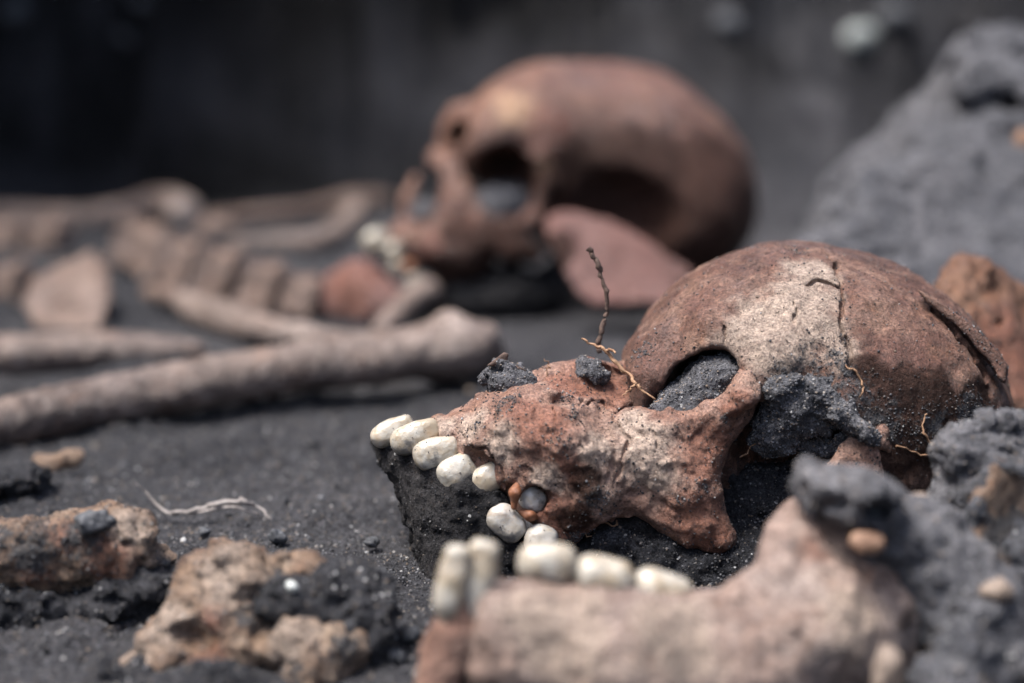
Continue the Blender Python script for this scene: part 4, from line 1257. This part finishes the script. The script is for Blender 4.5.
bone_mesh('cranium', f, .0014, M_REAR, rk, pale=[(f.hit(512, 108), .014), (f.hit(545, 165), .006)], red=[(f.hit(545, 130), .018), (f.hit(700, 200), .04), (f.hit(660, 200), .03)], dark=[(f.hit(620, 230), .04), (f.hit(690, 235), .045), (f.hit(590, 190), .03), (f.hit(725, 225), .045), (f.hit(640, 180), .036), (f.hit(700, 195), .046), (f.hit(670, 175), .032), (f.hit(738, 200), .04), (f.hit(650, 205), .03), (f.hit(502, 165), .012)])  # dark blobs paint shade and soil stain over the temple and lower vault
f = Field()
rc_(f, [(440, 158, 40), (448, 178, 20), (456, 205, 10), (462, 230, 8)], [12, 13, 17, 22], k=.008)
rc_(f, [(416, 178, 50), (408, 202, 46), (404, 226, 40)], [5, 6, 8], k=.004)
re_(f, 462, 136, 42, 22, 40, 36, roll=12, k=.006)
re_(f, 462, 246, 12, 36, 36, 34, roll=12, k=.01)
re_(f, 424, 246, 14, 40, 34, 21, roll=18, k=.01)
re_(f, 398, 250, 16, 18, 24, 14, roll=30, k=.008)
rc_(f, [(470, 205, -4), (486, 222, -10), (508, 228, -12), (530, 220, -10), (542, 208, -8)], [10, 10, 10, 9, 9], k=.006)
rc_(f, [(490, 240, -8), (514, 248, -8), (534, 256, -4)], [14, 12, 8], k=.008)
f.noise(.002, .02, 3, 173)
re_(f, 429, 192, 0, 11, 60, 30, roll=14, mode='s', k=.003)
re_(f, 457, 133, 10, 9, 60, 13, roll=15, mode='s', k=.002)
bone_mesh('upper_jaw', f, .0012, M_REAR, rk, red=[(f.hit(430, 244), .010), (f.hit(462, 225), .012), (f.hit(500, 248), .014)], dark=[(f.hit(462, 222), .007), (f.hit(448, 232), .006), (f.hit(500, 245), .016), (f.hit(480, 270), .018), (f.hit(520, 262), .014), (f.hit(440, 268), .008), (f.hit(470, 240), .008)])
for i, (u, v, w, a, b, ro) in enumerate([(377, 242, 0, 13, 12, -24), (395, 250, -8, 8, 7, -18), (397, 266, -18, 6, 7, -10), (410, 268, -22, 6, 6, 0), (415, 280, -22, 6, 6, 0)]):
    tooth(rk, R_(u, v, w), DR / F, a, b, 12, ro, M_ROOT if i == 3 else M_TOOTHR, 180 + i, 1, .001)
f = Field(); re_(f, 505, 208, 8, 30, 30, 24, k=.005); f.noise(.0015, .012, 3, 174)
soil_lump('soil_plug', f, .0013, 'grey soil lying in the eye socket of the blurred rear skull', 'soil', 400, (.0003, .001), M_CLOD)
f = Field(); re_(f, 424, 214, 24, 14, 16, 14, k=.005); f.noise(.0015, .012, 3, 175)
soil_lump('soil_plug', f, .0013, 'grey soil lying in the nose opening of the blurred rear skull', 'soil', 200, (.0003, .001), M_CLOD)

f = Field()
f.chain([R_(340, 288, 6), R_(360, 286, 4), R_(378, 304, 0), R_(396, 306, -6)], [19 * rs_, 28 * rs_, 28 * rs_, 20 * rs_], k=.008)
re_(f, 350, 305, 6, 26, 24, 18, k=.008)
f.noise(.0025, .025, 3, 176)
bone_mesh('chin_bone', f, .0013, M_PINK, None, red=[(R_(352, 290, -20), .018)], label='reddish chin of the lower jaw below the teeth of the blurred skull', cat='jawbone')

f = Field()
f.plate([(545, 218), (560, 212), (576, 211), (610, 224), (656, 248), (692, 266), (700, 300), (647, 304), (592, 306), (576, 292), (560, 262), (548, 236)], lambda u, v: .935 - .0003 * (v - 260) + .0001 * (u - 610), .005, .002)
f.noise(.0024, .03, 4, 177, .6)
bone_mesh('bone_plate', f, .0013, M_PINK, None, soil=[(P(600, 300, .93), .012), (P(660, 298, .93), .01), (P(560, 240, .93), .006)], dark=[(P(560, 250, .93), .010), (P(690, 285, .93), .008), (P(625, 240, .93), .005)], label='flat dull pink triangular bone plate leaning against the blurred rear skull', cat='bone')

f = Field()
re_(f, 500, 296, 40, 70, 50, 30, k=.01); re_(f, 580, 300, 70, 70, 50, 40, k=.01)
f.noise(.005, .03, 3, 178)
soil_lump('soil_fill', f, .0016, 'dark soil packed under the jaw of the blurred rear skull', 'soil', 800, (.0003, .0012), M_DARK_SOIL)

# pale stones on the far slope
for k_, (u, v, d, r, lb) in enumerate([(860, 39, 1.75, 17, 'pale green-white stone high on the far soil slope'), (728, 26, 1.80, 14, 'dull greenish stone on the far slope left of the paler one'),
                                       (893, 18, 1.85, 15, 'grey stone near the top of the far slope right of the pale one'), (14, 12, 1.56, 14, 'light grey stone at the top left corner of the pit wall'),
                                       (124, 38, 1.55, 8, 'small brownish stone in the dark pit wall'), (142, 3, 1.55, 9, 'grey stone at the top edge of the dark pit wall')]):
    # seat it on the slope
    dr = P(u, v, 1.0) - CP
    t = np.arange(1.0, 4.0, .004); pp = CP + dr * t[:, None]
    zz = ground_z(pp[:, 0], pp[:, 1]); hit = np.nonzero(pp[:, 2] < zz)[0]
    tt = t[hit[0]] if len(hit) else d
    c_ = CP + dr * tt; r_ = r * tt / F
    f = Field(); f.ell(c_, (r_ * 1.15, r_, r_ * .85), roll=RNG.uniform(-20, 20)); f.noise(r_ * .2, r_ * 1.4, 2, 190 + k_)
    V, Fc = f.mesh(r_ / 7); tag(make('wall_stone', V, Fc, [M_DULL if k_ == 0 else M_STONE]), lb, 'stone', 'stones in the pit walls')
